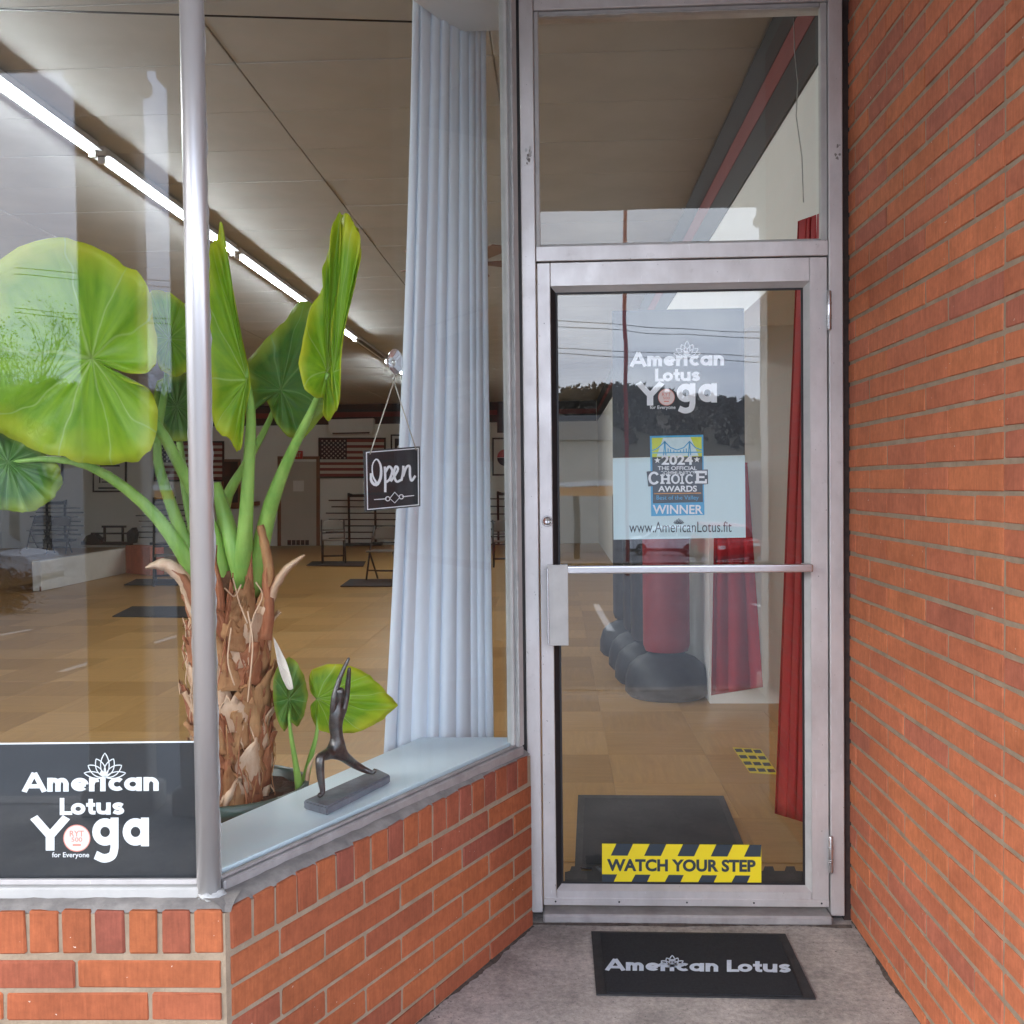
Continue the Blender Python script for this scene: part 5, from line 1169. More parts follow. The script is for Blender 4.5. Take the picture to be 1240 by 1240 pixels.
sk = [F_(409, 909, zm), F_(408, 893, zm), F_(406, 876, zm), F_(408, 863, zm - .003), F_(410, 854, zm - .004), F_(411, 847, zm - .006), F_(412, 838, zm - .01), F_(411, 832, zm - .012),   # pelvis .. head top
      F_(400, 912, zm - .012), F_(387, 917, zA + .0), F_(388, 938, zA), F_(391, 960, zA), F_(385, 965, zA - .012),                                  # front leg
      F_(414, 914, zm + .012), F_(428, 925, zBk - .02), F_(441, 932, zBk), F_(452, 936, zBk), F_(455, 931, zBk),
      F_(403, 862, zm - .012), F_(405, 842, zm - .016), F_(411, 822, zm - .012), F_(418, 806, zm - .004), F_(423, 796, zm),
      F_(416, 861, zm + .012), F_(420, 842, zm + .014), F_(422, 822, zm + .01), F_(423, 808, zm + .004)]
ed = [(0, 1), (1, 2), (2, 3), (3, 4), (4, 5), (5, 6), (6, 7), (0, 8), (8, 9), (9, 10), (10, 11), (11, 12), (0, 13), (13, 14), (14, 15), (15, 16), (16, 17), (3, 18), (18, 19), (19, 20), (20, 21), (21, 22), (3, 23), (23, 24), (24, 25), (25, 26)]
rad = [.0165, .0145, .017, .0165, .008, .0075, .0135, .008, .0145, .0115, .0095, .0065, .006, .0145, .011, .0085, .006, .005, .0085, .0072, .006, .0048, .003, .0085, .0072, .006, .0045]
skin_obj('body', sk, ed, [r_ * 1.16 for r_ in rad], MT['bronze'], fg, 2)

# ------------------------------------------------------------------ pale curtain and window soffit
def curtain(name, label, top, bot, zt, zbm, folds, amp, m, cat='curtain', nu=120, nv=40, gather=0.0, group=None):
    """top/bot: photo x-range and y; pleats deepen towards the hem; real cloth with depth"""
    V, F = [], []; rn = random.Random(len(label)); cs = []; q = rn.uniform(0, .4) / folds
    while q < 1: cs.append((q, rn.uniform(.55, 1.25), rn.uniform(-.5, .5) / folds, rn.uniform(0, 6.3), rn.uniform(.1, .22) / folds)); q += rn.uniform(.55, 1.5) / folds
    for j in range(nv + 1):
        t = j / nv
        for i in range(nu + 1):
            s_ = i / nu
            xa = top[0] + (bot[0] - top[0]) * t ** gather if gather else top[0] + (bot[0] - top[0]) * t
            xb_ = top[1] + (bot[1] - top[1]) * (t ** gather if gather else t)
            x = xa + (xb_ - xa) * s_
            y = (top[2] + (top[3] - top[2]) * s_) * (1 - t) + (bot[2] + (bot[3] - bot[2]) * s_) * t
            ph = folds * 2 * math.pi * (s_ + 0.03 * math.sin(5 * s_ * 2 + 1.5 * t) + 0.012 * math.sin(t * 9 + s_ * 20))
            w_ = -0.6
            for (c0, dp, dr_, p0, wd_) in cs:
                dd = abs(s_ - (c0 + dr_ * 0.35 * t + 0.05 / folds * math.sin(3.1 * t + p0))) / (wd_ * (1 + .8 * t)); w_ += dp * 1.5 * math.exp(-dd ** 1.1)
            w_ += 0.12 * math.sin(ph * .5)
            z = (zt[0] + (zt[1] - zt[0]) * s_) * (1 - t) + (zbm[0] + (zbm[1] - zbm[0]) * s_) * t + amp * (0.75 + 0.35 * t) * w_ + 0.006 * math.sin(11 * s_ + 6 * t)
            V.append(DZ(x, y, z))
    for j in range(nv):
        for i in range(nu):
            a = j * (nu + 1) + i; F.append((a, a + 1, a + nu + 2, a + nu + 1))
    o = pd(name, V, F, MT[m], None, True); md = o.modifiers.new('thickness', 'SOLIDIFY'); md.thickness = 0.0015
    return tag(o, label, cat, group)
curtain('curtain', 'long pale blue pleated curtain hanging in the side window', (500, 588, -30, -30), (462, 598, 960, 905), (3.32, 3.58), (3.20, 3.52), 8.5, 0.02, 'curtain', gather=1.5, nu=260)
sf = [PZ(478, -16, 3.0), PZ(553, 38.5, 3.0), PZ(640, 38.5, 3.0)]
sv = [sf[0], sf[1], Vector((XL0, sf[1].y, 3)), Vector((XL0, B2.y + 0.05, 3)), B2 - N2 * 0.02, A2 - N2 * 0.02 + U2 * 0.3, A2 - N2 * 0.02 + U2 * 0.2 - N2 * 0.3]
sv = [sf[0] + (sf[0] - sf[1]) * 1.5, sf[1], Vector((XL0 - 0.02, sf[1].y, 3)), Vector((B2.x, B2.y + 0.02, 3)), A2 - N2 * 0.02 + U2 * 0.15]
k = len(sv)
o = pd('window_soffit', [(p.x, p.y, 3.0) for p in sv] + [(p.x, p.y, ZC) for p in sv], [tuple(range(k))[::-1], tuple(range(k, 2 * k))] + [(i, (i + 1) % k, k + (i + 1) % k, k + i) for i in range(k)], MT['white'])
tag(o, 'white boxed soffit above the pale curtain', kind='structure')

# ------------------------------------------------------------------ inside the door
curtain('curtain', 'red curtain hanging just inside the door along its right side', (966, 994, 268, 258), (938, 978, 985, 997), (3.95, 3.66), (4.1, 3.76), 3.5, 0.03, 'red_cloth', nu=60)
curtain('curtain', 'crimson curtain with a flared hem beside the punching bags', (866, 905, 560, 560), (861, 924, 842, 832), (6.2, 6.25), (6.2, 6.25), 3.5, 0.03, 'red_cloth', nu=60)
im = thing('entry_mat', 'black ribbed mat on the floor just inside the door', 'mat')
pfl = Plane((0, 0, ZF + 0.007), (0, 0, 1))
px_poly('mat_pad', pfl, [(700, 962.5), (876, 963.5), (912, 1050), (696, 1050)], MT['rubber'], im, 0, 0.006)
px_poly('mat_field', pfl, [(708, 966), (870, 967), (902, 1046), (705, 1046)], MT['carpet'], im, 0.002, 0.0015)
jm = thing('foam_tile', 'black interlocking foam tile along the door threshold', 'foam tile')
tp = [(684, 1056)]
xx = 690
while xx < 972:
    tp += [(xx, 1054.5), (xx + 2, 1049), (xx + 12, 1049), (xx + 14, 1054.5)]; xx += 26
tp += [(985, 1056), (985, 1092), (684, 1092)]
px_poly('foam_pad', Plane((0, 0, ZF + 0.016), (0, 0, 1)), tp, MT['rubber'], jm, 0, 0.014)
for k, (q, lb) in enumerate(((((887, 905), (921, 907), (943, 938), (908, 936)), 'yellow and black hazard tape patch on the floor near the red curtain'),)):
    ht_ = thing('hazard_tape', lb, 'tape'); px_poly('tape', pfl, q, MT['yellow'], ht_, -0.0045)
    (a, b, c, d) = [Vector(p) for p in q]
    for i in range(4):
        for j in range(3):
            u0, u1 = j / 3 + .03, j / 3 + .3; v0, v1 = i / 4 + .05, i / 4 + .16
            f = lambda u, v: tuple((a * (1 - u) + b * u) * (1 - v) + (d * (1 - u) + c * u) * v)
            px_poly('stripe', pfl, [f(u0, v0), f(u1, v0 - .02), f(u1, v1), f(u0, v1 + .02)], MT['ink'], ht_, -0.0040)
def bag(px, py, wpx, color, label, th=1.62):
    b = PZ(px, py, ZF); Z = (b - CAM).dot(fwd); r = wpx / 2 / FPX * Z; b = b + Vector((0, r * 0.8, 0))
    t = thing('punching_bag', label, 'punching bag', (b.x, b.y, ZF), 0, 'freestanding bags in a row along the right wall')
    lathe('base', [(r * .9, 0), (r, .03), (r * .99, .12), (r * .9, .2), (r * .7, .25), (r * .45, .28), (r * .3, .34)], MT['grey_bag'], t, 32)
    rb = r * 0.56; lathe('bag', [(rb * .9, .30), (rb, .34), (rb, th - .06), (rb * .93, th - .01), (rb * .6, th), (0.001, th + .005)], MT[color], t, 28, cap=False)
    return t, rb, Z
t, rb, zb_ = bag(812, 850, 104, 'red_bag', 'red freestanding punching bag nearest the door glass', 1.32)
bag(793, 832, 92, 'grey_bag', 'second freestanding punching bag, black, just behind the red one', 1.36)
bag(781, 815, 84, 'grey_bag', 'third freestanding punching bag, black, in the row', 1.36)
bag(766, 797, 76, 'grey_bag', 'farthest black freestanding punching bag of the row', 1.36)

# ------------------------------------------------------------------ studio furniture far inside
def fold_chair():
    t = thing('folding_chair', '', 'chair')
    m, l = MT['tan_metal'], MT['chair_leg']
    for s_ in (-1, 1):
        x = s_ * 0.21
        tube('front_leg', [Vector((x, 0.19, 0.0)), Vector((x, 0.03, 0.42)), Vector((x * .98, -0.17, 0.8))], 0.015, l, t, 8)
        tube('rear_leg', [Vector((x * .9, -0.22, 0.0)), Vector((x * .9, 0.1, 0.43))], 0.015, l, t, 8)
    tube('stretcher', [Vector((-.21, .135, .15)), Vector((.21, .135, .15))], 0.012, l, t, 6)
    tube('stretcher', [Vector((-.19, -.14, .12)), Vector((.19, -.14, .12))], 0.012, l, t, 6)
    tube('stretcher', [Vector((-.21, -.04, .56)), Vector((.21, -.04, .56))], 0.012, l, t, 6)
    box('seat', -.2, .2, -.17, .22, .425, .447, m, t, 0.008)
    V = []; F = []
    for j in range(7):
        for i in range(9):
            a = (i / 8 - .5) * 2; V.append((a * (.215 - .03 * (j / 6) ** 4), -.115 - .055 * j / 6 - .03 * (1 - a * a), .6 + .2 * j / 6 - (.035 * a ** 4 if j > 4 else 0)))
    for j in range(6):
        for i in range(8): F.append((j * 9 + i, j * 9 + i + 1, j * 9 + i + 10, j * 9 + i + 9))
    o = pd('backrest', V, F, m, t, True); md = o.modifiers.new('t', 'SOLIDIFY'); md.thickness = 0.006
    return t
ch0 = fold_chair(); first = True
for (px, py, hpx, rz, lb) in ((404, 686, 57, 0.25, 'taupe folding chair nearest the beige back door'), (465, 706, 70, -0.2, 'taupe folding chair partly behind the Open sign'),
                          (612, 690, 72, 0.1, 'folding chair seen in the gap right of the pale curtain'), (205, 712, 62, 0.35, 'folding chair among the green leaf stalks left of the post'),
                          (72, 674, 44, 0.1, 'taupe folding chair in front of the left rod rack'), (48, 668, 40, -0.1, 'farther taupe folding chair at the left rod rack')):
    o = ch0 if first else copy_tree(ch0); first = False
    p = PZ(px, py - 4, ZF + 0.0); o.location = (p.x, p.y, ZF + 0.001); o.rotation_euler = (0, 0, rz + math.pi)
    tag(o, lb, 'chair', 'folding chairs in the studio')
for (q, lb) in ((((371, 684.5), (378, 679.5), (443, 679.5), (440, 685.5)), 'black exercise mat under the chair by the back door'), (((412, 709.5), (424, 701), (478, 701), (478, 709.5)), 'black exercise mat under the chair by the Open sign'),
                (((136, 746), (160, 734), (236, 734), (232, 747)), 'long black exercise mat left of the corner post'), (((150, 708), (165, 701), (232, 701), (228, 708)), 'black exercise mat below the low white wall')):
    o = px_poly('exercise_mat', Plane((0, 0, ZF + 0.013), (0, 0, 1)), q, MT['rubber'], None, 0, 0.01); tag(o, lb, 'mat', 'exercise mats on the studio floor')
pbk = Plane((0, YB, 0), (0, -1, 0))
def flag(x0, y0, x1, y1, lb):
    t = thing('framed_flag', lb, 'flag'); W, H = x1 - x0, y1 - y0
    px_poly('frame', pbk, [(x0, y0), (x1, y0), (x1, y1), (x0, y1)], MT['black'], t, 0.05, 0.045)
    a0, b0, a1, b1 = x0 + 2, y0 + 2, x1 - 2, y1 - 2; h = (b1 - b0) / 13
    for i in range(13): px_poly('stripe', pbk, [(a0, b0 + i * h), (a1, b0 + i * h), (a1, b0 + i * h + h), (a0, b0 + i * h + h)], MT['flag_r' if i % 2 == 0 else 'flag_w'], t, 0.055)
    cw = (a1 - a0) * .42; px_poly('canton', pbk, [(a0, b0), (a0 + cw, b0), (a0 + cw, b0 + 7 * h), (a0, b0 + 7 * h)], MT['flag_b'], t, 0.06)
    V, F = [], []
    for r in range(9):
        for c in range(6 if r % 2 == 0 else 5):
            cx = a0 + cw * ((c + .5) / 6 + (0 if r % 2 == 0 else 1 / 12)); cy_ = b0 + 7 * h * (r + .7) / 9.4; b = len(V)
            V.extend(pbk.at(x, y, 0.065) for x, y in star(cx, cy_, 1.5)); F.append(tuple(range(b, b + 10)))
    pd('stars', V, F, MT['flag_w'], t)
flag(385.5, 530, 467, 579, 'framed striped flag with stars beside the beige back door'); flag(186, 534, 271, 583, 'framed striped flag with stars behind the leaf stalks')
bdr = thing('back_door', 'beige back door in a brown wooden frame', 'door')
px_poly('leaf_panel', pbk, [(340, 559), (383, 559), (383, 661.5), (340, 661.5)], MT['door_in'], bdr, 0.03, 0.03)
for q in (((336, 555), (340, 555), (340, 662), (336, 662)), ((383, 555), (387, 555), (387, 662), (383, 662)), ((336, 552.5), (387, 552.5), (387, 556), (336, 556))): px_poly('trim', pbk, q, MT['wood_trim'], bdr, 0.06, 0.06)
px_poly('notice', pbk, [(355, 582), (368, 582), (368, 595), (355, 595)], MT['paper'], bdr, 0.035)
for i in range(5): px_poly('sticker', pbk, [(348 + i * 5.4, 654), (352.5 + i * 5.4, 654), (352.5 + i * 5.4, 660), (348 + i * 5.4, 660)], MT['black'], bdr, 0.034)
ex = thing('exit_sign', 'small red exit sign above the beige back door', 'sign')
px_poly('box', pbk, [(352, 546), (366, 546), (366, 555.5), (352, 555.5)], MT['exit'], ex, 0.1, 0.08); px_text('lettering', pbk, 'EXIT', (354, 548, 364.5, 553.5), MT['flag_w'], ex, 0.104, 0.01)
ac = thing('air_conditioner', 'white wall air conditioner above the framed flag', 'air conditioner')
px_poly('cover', pbk, [(398, 508), (452, 506.5), (452, 521), (449, 525.5), (401, 526.5), (398, 522)], MT['white'], ac, 0.25, 0.24); px_poly('louvre', pbk, [(402, 524), (448, 523), (447, 525), (403, 526)], MT['black'], ac, 0.255)
def frame(x0, y0, x1, y1, lb, inner='paper', cat='picture'):
    t = thing('picture_frame', lb, cat); px_poly('frame', pbk, [(x0, y0), (x1, y0), (x1, y1), (x0, y1)], MT['black'], t, 0.05, 0.045); px_poly('print', pbk, [(x0 + 2, y0 + 2), (x1 - 2, y0 + 2), (x1 - 2, y1 - 2), (x0 + 2, y1 - 2)], MT[inner], t, 0.054); return t
pfm = frame(473, 526, 495, 552, 'black framed portrait print right of the framed flag'); px_poly('dark_print', pbk, [(478, 531), (490, 531), (490, 549), (478, 549)], MT['black'], pfm, 0.058); px_poly('pale_print', pbk, circ(484, 542, 3.2, 14), MT['paper'], pfm, 0.06)
cf = frame(112, 556, 153, 596, 'framed calligraphy print below the large leaf')
for (x, y, w_, h_) in ((120, 574, 1.6, 11), (126, 574, 6, 1.5), (123, 579, 8, 1.5), (123, 583, 9, 1.5), (136, 578, 7, 1.6), (119, 590, 28, 2.2), (121, 563, 24, 2)): px_poly('brush_mark', pbk, [(x, y), (x + w_, y), (x + w_, y + h_), (x, y + h_)], MT['ink'], cf, 0.058)
frame(47, 545, 76, 583, 'black framed print at the far left below the leaves')
kf = frame(596, 530, 640, 576, 'white framed flag with a red and blue disc right of the curtain', cat='flag'); px_poly('disc_red', pbk, [(612 + 10 * math.cos(a * math.pi / 14), 554 - 10 * math.sin(a * math.pi / 14)) for a in range(15)], MT['exit'], kf, 0.058); px_poly('disc_blue', pbk, [(612 + 10 * math.cos(a * math.pi / 14), 554.4 + 10 * math.sin(a * math.pi / 14)) for a in range(15)], MT['flag_b'], kf, 0.058)
frame(602, 482, 622, 524, 'dark framed print above the disc flag', 'black')
wd = thing('wall_opening', 'dark brown framed opening in the back wall between the leaf stalks', 'window'); px_poly('trim', pbk, [(268, 556), (291, 556), (291, 616), (268, 616)], MT['wood_trim'], wd, 0.04, 0.035); px_poly('pane', pbk, [(271, 559), (288, 559), (288, 609), (271, 609)], MT['black'], wd, 0.045)
px_poly('shelf', pbk, [(264, 610), (312, 607), (312, 612), (264, 615)], MT['wood_trim'], wd, 0.2, 0.19)
def rack(x0, x1, y0, y1, yfar, lb, rods=7):
    Yr = yfar; t = thing('rod_rack', lb, 'rack', group='rod racks along the back wall'); pl = Plane((0, Yr, 0), (0, -1, 0)); xa, xb_ = x0 + (x1 - x0) * .3, x0 + (x1 - x0) * .68
    for xx_ in (xa, xb_): tube('post', [pl.at(xx_, y1), pl.at(xx_ - 1, y0)], 0.03, MT['black'], t, 6)
    px_poly('crest', pl, [(xa - 1, y0), (xa + 4, y0 + 1.5), (xb_ - 3, y0 + .8), (xb_ + 1, y0 - 1), (xb_ + 1, y0 + 5), (xa - 1, y0 + 5)], MT['black'], t, 0.02, 0.04)
    px_poly('foot_bar', pl, [(xa - 6, y1 - 3), (xb_ + 6, y1 - 3), (xb_ + 6, y1), (xa - 6, y1)], MT['black'], t, 0.1, 0.3)
    for i in range(rods):
        y = y0 + 9 + (y1 - y0 - 18) * i / (rods - 1); d = 4 * math.sin(i * 2.1)
        tube('rod', [pl.at(x0 + d, y, .06), pl.at(x1 + d, y + .3, .06)], 0.016, MT['black'], t, 6)
rack(398, 482, 597, 661, YB - 0.5, 'tall black rod rack behind the folding chairs'); rack(40, 98, 606, 656, YB - 0.5, 'rod rack with black rods at the far left'); rack(168, 232, 602, 660, YB - 0.5, 'rod rack partly hidden by the leaf stalks'); rack(590, 636, 595, 668, YB - 0.5, 'rod rack in the gap right of the pale curtain')
# low white wall with brick end, and weights bench behind it
lwp = [PZ(50, 716, ZF), PZ(152, 694, ZF), PZ(182, 697, ZF)]
lwl = thing('low_partition', 'low white partition with a brick end left of the leaf stalks', 'partition')
hh = 0.42
def vwall(name, a, b, z0, z1, th, m, parent):
    u = (b - a); u.z = 0; Ln = u.length; u.normalize(); n = Vector((-u.y, u.x, 0)); return obox(name, Vector((a.x, a.y, 0)), u, Ln, n, th, z0, z1, MT[m], parent, 0.004)
vwall('panel', lwp[0], lwp[1], ZF, ZF + hh, 0.12, 'column', lwl)
vwall('brick_end', lwp[1] + Vector((0.01, 0, 0)), lwp[2], ZF, ZF + hh + 0.05, 0.25, 'brick_lifted', lwl)
vwall('skirting', lwp[0] + Vector((0, -0.02, 0)), lwp[1] + Vector((0, -0.02, 0)), ZF, ZF + 0.07, 0.015, 'wood_trim', lwl)
wb = thing('weight_bench', 'black weight bench and rack by the back wall', 'bench'); plw = Plane((0, YB - 0.9, 0), (0, -1, 0))
for q in (((123, 636.5), (152, 636.5), (152, 639), (123, 639)), ((110, 645), (158, 645), (158, 647), (110, 647)), ((98, 656), (160, 656), (160, 660), (98, 660)), ((125, 639), (127, 639), (127, 657), (125, 657)), ((147, 639), (149, 639), (149, 657), (147, 657))): px_poly('bar', plw, q, MT['black'], wb, 0, 0.06)
px_poly('pad', plw, [(99, 657), (104, 649), (112, 646), (120, 652), (122, 657)], MT['black'], wb, 0.1, 0.25); px_poly('plate_stack', plw, [(153, 645), (160, 639), (163, 646), (161, 658), (154, 658)], MT['black'], wb, 0.1, 0.25)

# ------------------------------------------------------------------ the street behind the camera, mirrored in the panes
def make_car(name, paint):
    t = thing(name, '', 'car')
    prof = [(-2.25, .35), (-2.28, .62), (-2.2, .95), (-1.95, 1.05), (-1.55, 1.6), (-1.2, 1.68), (0.3, 1.68), (0.75, 1.55), (1.25, 1.1), (2.1, .98), (2.28, .75), (2.28, .4), (2.1, .3), (-2.1, .28)]
    bm = bmesh.new(); k_ = len(prof); SL_ = []
    for yy, sc in ((-.92, .0), (-.9, 1), (.9, 1), (.92, 0)):
        row = []
        for x, z in prof:
            w_ = yy
            if z > 1.1: w_ = math.copysign(abs(yy) - (z - 1.1) * .3, yy)
            f = 0.97 if sc == 0 else 1.0
            row.append(bm.verts.new((x * f, w_, .9 + (z - .9) * f)))
        SL_.append(row)
    for a, b in zip(SL_[:-1], SL_[1:]):
        for i in range(k_): bm.faces.new((a[i], a[(i + 1) % k_], b[(i + 1) % k_], b[i]))
    bm.faces.new(SL_[0][::-1]); bm.faces.new(SL_[-1])
    from_bm('body', bm, paint, t)
    for s_ in (-1, 1):
        yv = lambda z: s_ * (.925 - max(0, z - 1.1) * .3)
        for w_ in ([(-1.7, 1.12), (-1.42, 1.52), (-.75, 1.56), (-.75, 1.1)], [(-.65, 1.1), (-.65, 1.56), (.25, 1.56), (.35, 1.1)], [(.45, 1.1), (.36, 1.54), (.62, 1.46), (1.05, 1.1)]):
            pd('side_window', [(x, yv(z), z) for x, z in w_], [(0, 1, 2, 3)], MT['car_glass'], t)
        for wx in (-1.38, 1.38):
            wl = lathe('wheel', [(.2, -.1), (.33, -.1), (.36, -.06), (.36, .06), (.33, .1), (.2, .1)], MT['tyre'], t, 28); wl.rotation_euler = (R(90), 0, 0); wl.location = (wx, s_ * .86, .36)
            for q in range(5):
                bm = bmesh.new(); bbox(bm, -.03, .03, .04, .24, -.115, .115)
                bmesh.ops.rotate(bm, verts=bm.verts, cent=(0, 0, 0), matrix=Matrix.Rotation(q * 2 * math.pi / 5, 3, 'Z')); from_bm('rim_spoke', bm, MT['rim'], wl)
        box('headlight', 2.18, 2.3, s_ * .72 - .15, s_ * .72 + .15, .72, .88, MT['lamp'], t, .02); box('tail_light', -2.31, -2.2, s_ * .78 - .1, s_ * .78 + .1, .8, 1.05, MT['exit'], t, .02)
    pd('windscreen', [(.72, -.74, 1.56), (.72, .74, 1.56), (1.24, .86, 1.115), (1.24, -.86, 1.115)], [(0, 1, 2, 3)], MT['car_glass'], t).location = (.02, 0, .02)
    pd('rear_window', [(-1.62, -.76, 1.54), (-1.62, .76, 1.54), (-1.95, .86, 1.09), (-1.95, -.86, 1.09)], [(0, 1, 2, 3)], MT['car_glass'], t).location = (-.03, 0, .02)
    box('lower_trim', -2.29, 2.29, -.93, .93, .27, .46, MT['car_trim'], t, .03)
    return t
def place(o, x, y, rz, lb):
    o.location = (x, y, lot_z(y) - 0.005); o.rotation_euler = (0, 0, rz); tag(o, lb, 'car', 'cars across the parking lot')
c1 = make_car('parked_car', MT['car_silver']); _m = mirF(15, 26.7); place(c1, _m.x - 1.4, _m.y, 0.0, 'grey car mirrored at the left edge of the front window')
c2 = make_car('parked_car', MT['car_white']); place(c2, 6.2, -53, math.pi, 'small white car mirrored below the door poster')
c3 = make_car('parked_car', MT['car_red']); place(c3, 7.4, -39, R(84), 'red car mirrored in the door glass beside the crimson curtain')
rp = thing('sign_pole', 'slim dark red pole mirrored in the door glass', 'pole', (2.0, -23, lot_z(-23))); tube('shaft', [Vector((0, 0, 0)), Vector((0, 0, 18))], 0.06, MT['car_red'], rp, 12); box('cabinet', -1.4, 1.4, -.2, .2, 18, 20.2, MT['white'], rp, .05)
for i, (y0_, y1_) in enumerate(((379, 394), (386, 401), (415, 421), (421, 428))):
    a, b = DZ(560, y0_ - 6, 34), DZ(1000, y1_ + 4, 34)
    a, b = [Vector((p.x, 2 * YD - p.y, p.z)) for p in (a, b)]; u = (b - a); pts = [a + u * (t - 1.0) - Vector((0, 0, .25 * math.sin(max(0, min(1, t / 3)) * math.pi))) for t in [k_ * .25 for k_ in range(13)]]
    o = tube('power_line', pts, 0.012, MT['black'], None, 6); tag(o, ['highest', 'second highest', 'third highest', 'lowest'][i] + ' power line mirrored across the door glass', 'power line', 'wires over the parking lot')
bl = thing('warehouse', 'beige gabled warehouse mirrored at the left of the door glass', 'building', (-9, -74, lot_z(-74) - .2))
V = [(-16, 6, 0), (13, 6, 0), (13, -10, 0), (-16, -10, 0), (-16, 6, 8.6), (13, 6, 8.6), (13, -10, 8.6), (-16, -10, 8.6), (-16, -2, 11), (13, -2, 11)]
pd('wall', V, [(0, 1, 5, 4), (1, 2, 6, 9, 5), (2, 3, 7, 6), (3, 0, 4, 8, 7)], MT['beige'], bl); pd('roof', [(x * 1.02, y * 1.08, z + .06) for x, y, z in (V[4], V[5], V[9], V[8], V[7], V[6])], [(0, 1, 2, 3), (3, 2, 5, 4)], MT['roof'], bl)
for x in (-12, -6, 0, 6): box('window', x, x + 2.2, 6.02, 6.08, 3.5, 5, MT['car_glass'], bl)
gs = thing('filling_station_canopy', 'yellow striped canopy mirrored low in the door glass', 'canopy', (-5, -46, lot_z(-46)))
box('fascia', -12, 7.6, -3, 3, 3.3, 3.75, MT['orange'], gs); box('cap', -12.05, 7.65, -3.05, 3.05, 3.76, 4.0, MT['white'], gs)
for x in (-9, -2, 6): box('post', x - .15, x + .15, -.15, .15, 0, 3.3, MT['chair_leg'], gs)
# wooded hill
vsr, fs = [], []; nx, ny = 90, 16
def hz(x, j): return -6 + 27 * math.sin(min(1, j / (ny - 2)) * math.pi / 2) * (1 + .22 * math.sin(x * .011 + .6) + .12 * math.sin(x * .031 + 2) + .05 * math.sin(x * .09)) + 17 * math.exp(-((x + 150) / 85) ** 2) * min(1, j / 8)
for j in range(ny + 1):
    for i in range(nx + 1):
        x = -520 + 1040 * i / nx; vsr.append((x, -150 - j * 13, hz(x, j)))
for j in range(ny):
    for i in range(nx): a = j * (nx + 1) + i; fs.append((a, a + 1, a + nx + 2, a + nx + 1))
hl = pd('hill', vsr, fs, MT['hill'], None, True); tag(hl, 'wooded hill beyond the parking lot', kind='structure')
V, F = [], []
ico = bmesh.new(); bmesh.ops.create_icosphere(ico, subdivisions=1, radius=1); iv = [v.co.copy() for v in ico.verts]; ico.verts.ensure_lookup_table(); fi = [tuple(v.index for v in f.verts) for f in ico.faces]; ico.free()
rnd = random.Random(3)
for k_ in range(5200):
    j = rnd.uniform(4, ny); x = rnd.uniform(-300, 300); tall = rnd.uniform(1.5, 4.6); z0_ = hz(x, j); wd_ = tall * rnd.uniform(.22, .4)
    for q in range(13):
        f = rnd.random(); c = Vector((x + rnd.gauss(0, wd_ * (1 - .7 * f)), -150 - j * 13 + rnd.gauss(0, wd_ * (1 - .7 * f)), z0_ + tall * (.1 + .9 * f)))
        b = len(V); a = Vector((rnd.gauss(0, 1), rnd.gauss(0, 1), rnd.gauss(0, 1.6))).normalized() * rnd.uniform(.5, 1.3); bb = a.orthogonal().normalized() * rnd.uniform(.25, .7)
        V += [c - a, c + bb, c + a, c - bb]; F.append((b, b + 1, b + 2, b + 3))
wl = pd('woodland', V, F, MT['wood_far'], None, False); tag(wl, 'dark leafless woodland on the far hill', 'woodland', kind='stuff')
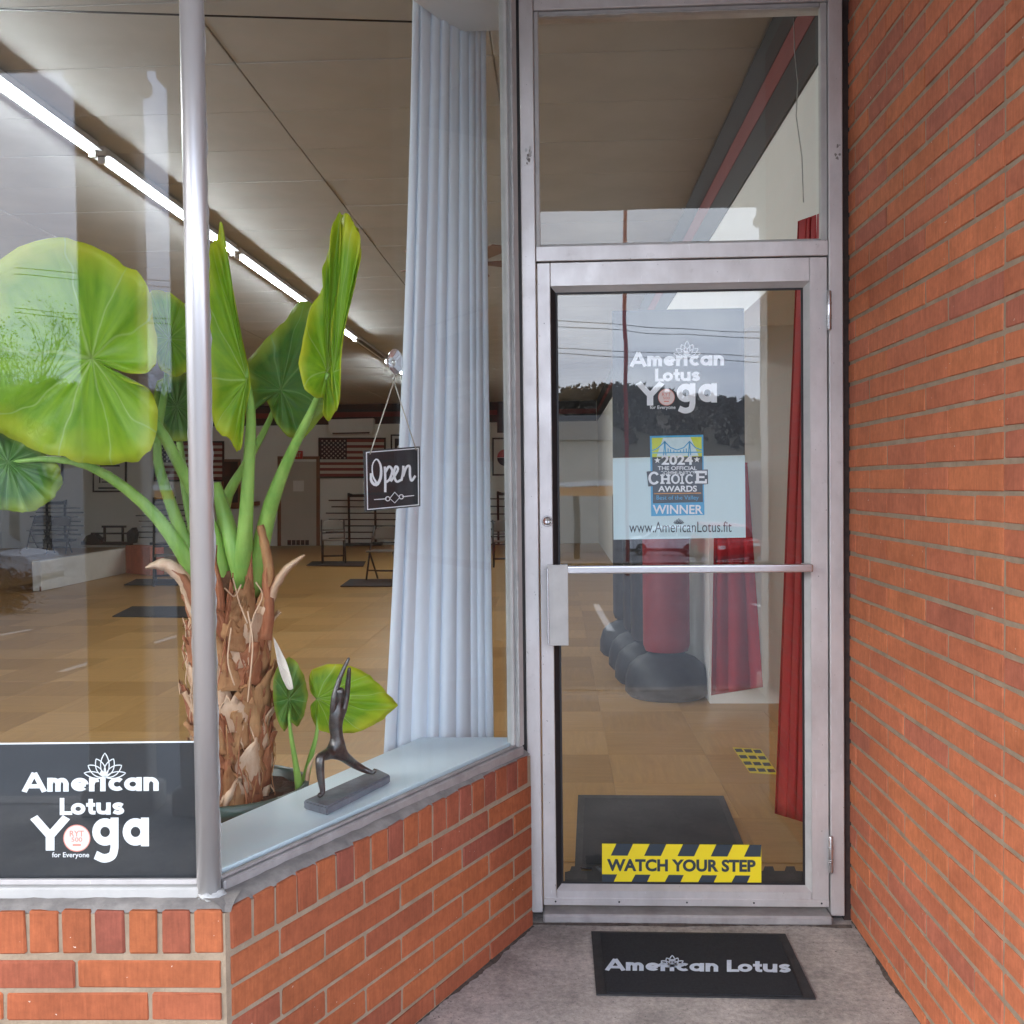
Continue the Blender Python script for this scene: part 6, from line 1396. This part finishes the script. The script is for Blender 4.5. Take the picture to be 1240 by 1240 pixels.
def bare_tree(x, y, h, lb, seed, leaves=0):
    rn = random.Random(seed); t = thing('tree', lb, 'tree', (x, y, lot_z(y) if y > -100 else -5), 0, 'trees across the parking lot'); bm = bmesh.new(); tips = []
    def grow(p, d, L_, r, lv):
        q = p + d * L_ * .5 + Vector((rn.uniform(-.06, .06) * L_, rn.uniform(-.06, .06) * L_, 0)); e_ = p + d * L_
        tube_bm(bm, [p, q, e_], [r, r * .82, r * .62], 5 if lv < 3 else 3, False)
        if lv >= 6: tips.append(e_); return
        for c in range(3 if lv < 4 else 2):
            nd = (d + Vector((rn.uniform(-.75, .75), rn.uniform(-.75, .75), rn.uniform(-.12, .5)))).normalized(); grow(p + d * L_ * rn.uniform(.55, 1), nd, L_ * rn.uniform(.58, .78), r * .55, lv + 1)
    grow(Vector((0, 0, 0)), Vector((0, 0, 1)), h * .34, h * .02, 0)
    from_bm('trunk', bm, MT['bark'], t)
    V, F = [], []
    for p in tips:
        for _ in range(leaves):
            c = p + Vector((rn.gauss(0, .25), rn.gauss(0, .25), rn.gauss(0, .25))); b = len(V); a = Vector((rn.gauss(0, 1), rn.gauss(0, 1), rn.gauss(0, 1))).normalized() * .07; bb = a.orthogonal().normalized() * .04
            V += [c - a, c + bb, c + a, c - bb]; F.append((b, b + 1, b + 2, b + 3))
    pd('crown', V, F, MT['twig_leaf'], t)
def mir(px, Z, Y0):
    if Y0 < 3: p = mirF(px, Z); return p.x, p.y
    p = DZ(px, 590, Z); return p.x, 2 * Y0 - p.y
x, y = mir(15, 46, 2.08); bare_tree(x, y, 13.5, 'budding bare tree mirrored at the left of the front window', 5, 3)
x, y = mir(55, 60, 2.08); bare_tree(x, y, 15, 'budding tree mirrored behind the big leaf', 9, 3)
x, y = mir(182, 55, 2.08); bare_tree(x, y, 13, 'budding tree mirrored in the narrow strip beside the post', 12, 3)
x, y = mir(690, 110, YD); bare_tree(x, y, 14, 'bare tree mirrored beside the warehouse gable', 15, 1)
shx, shy = mir(4, 19, 2.08)
sh = thing('shrub', 'dark red shrub mirrored low at the left of the front window', 'shrub', (shx, shy, lot_z(shy))); V, F = [], []
for k_ in range(1200):
    c = Vector((rnd.gauss(0, .22), rnd.gauss(0, .22), abs(rnd.gauss(.4, .2)))); b = len(V); a = Vector((rnd.gauss(0, 1), rnd.gauss(0, 1), rnd.gauss(0, 1))).normalized() * .05; bb = a.orthogonal().normalized() * .03
    V += [c - a, c + bb, c + a, c - bb]; F.append((b, b + 1, b + 2, b + 3))
pd('foliage', V, F, MT['shrub'], sh); tube('stem', [Vector((0, 0, 0)), Vector((0, 0, .4))], .03, MT['bark'], sh)
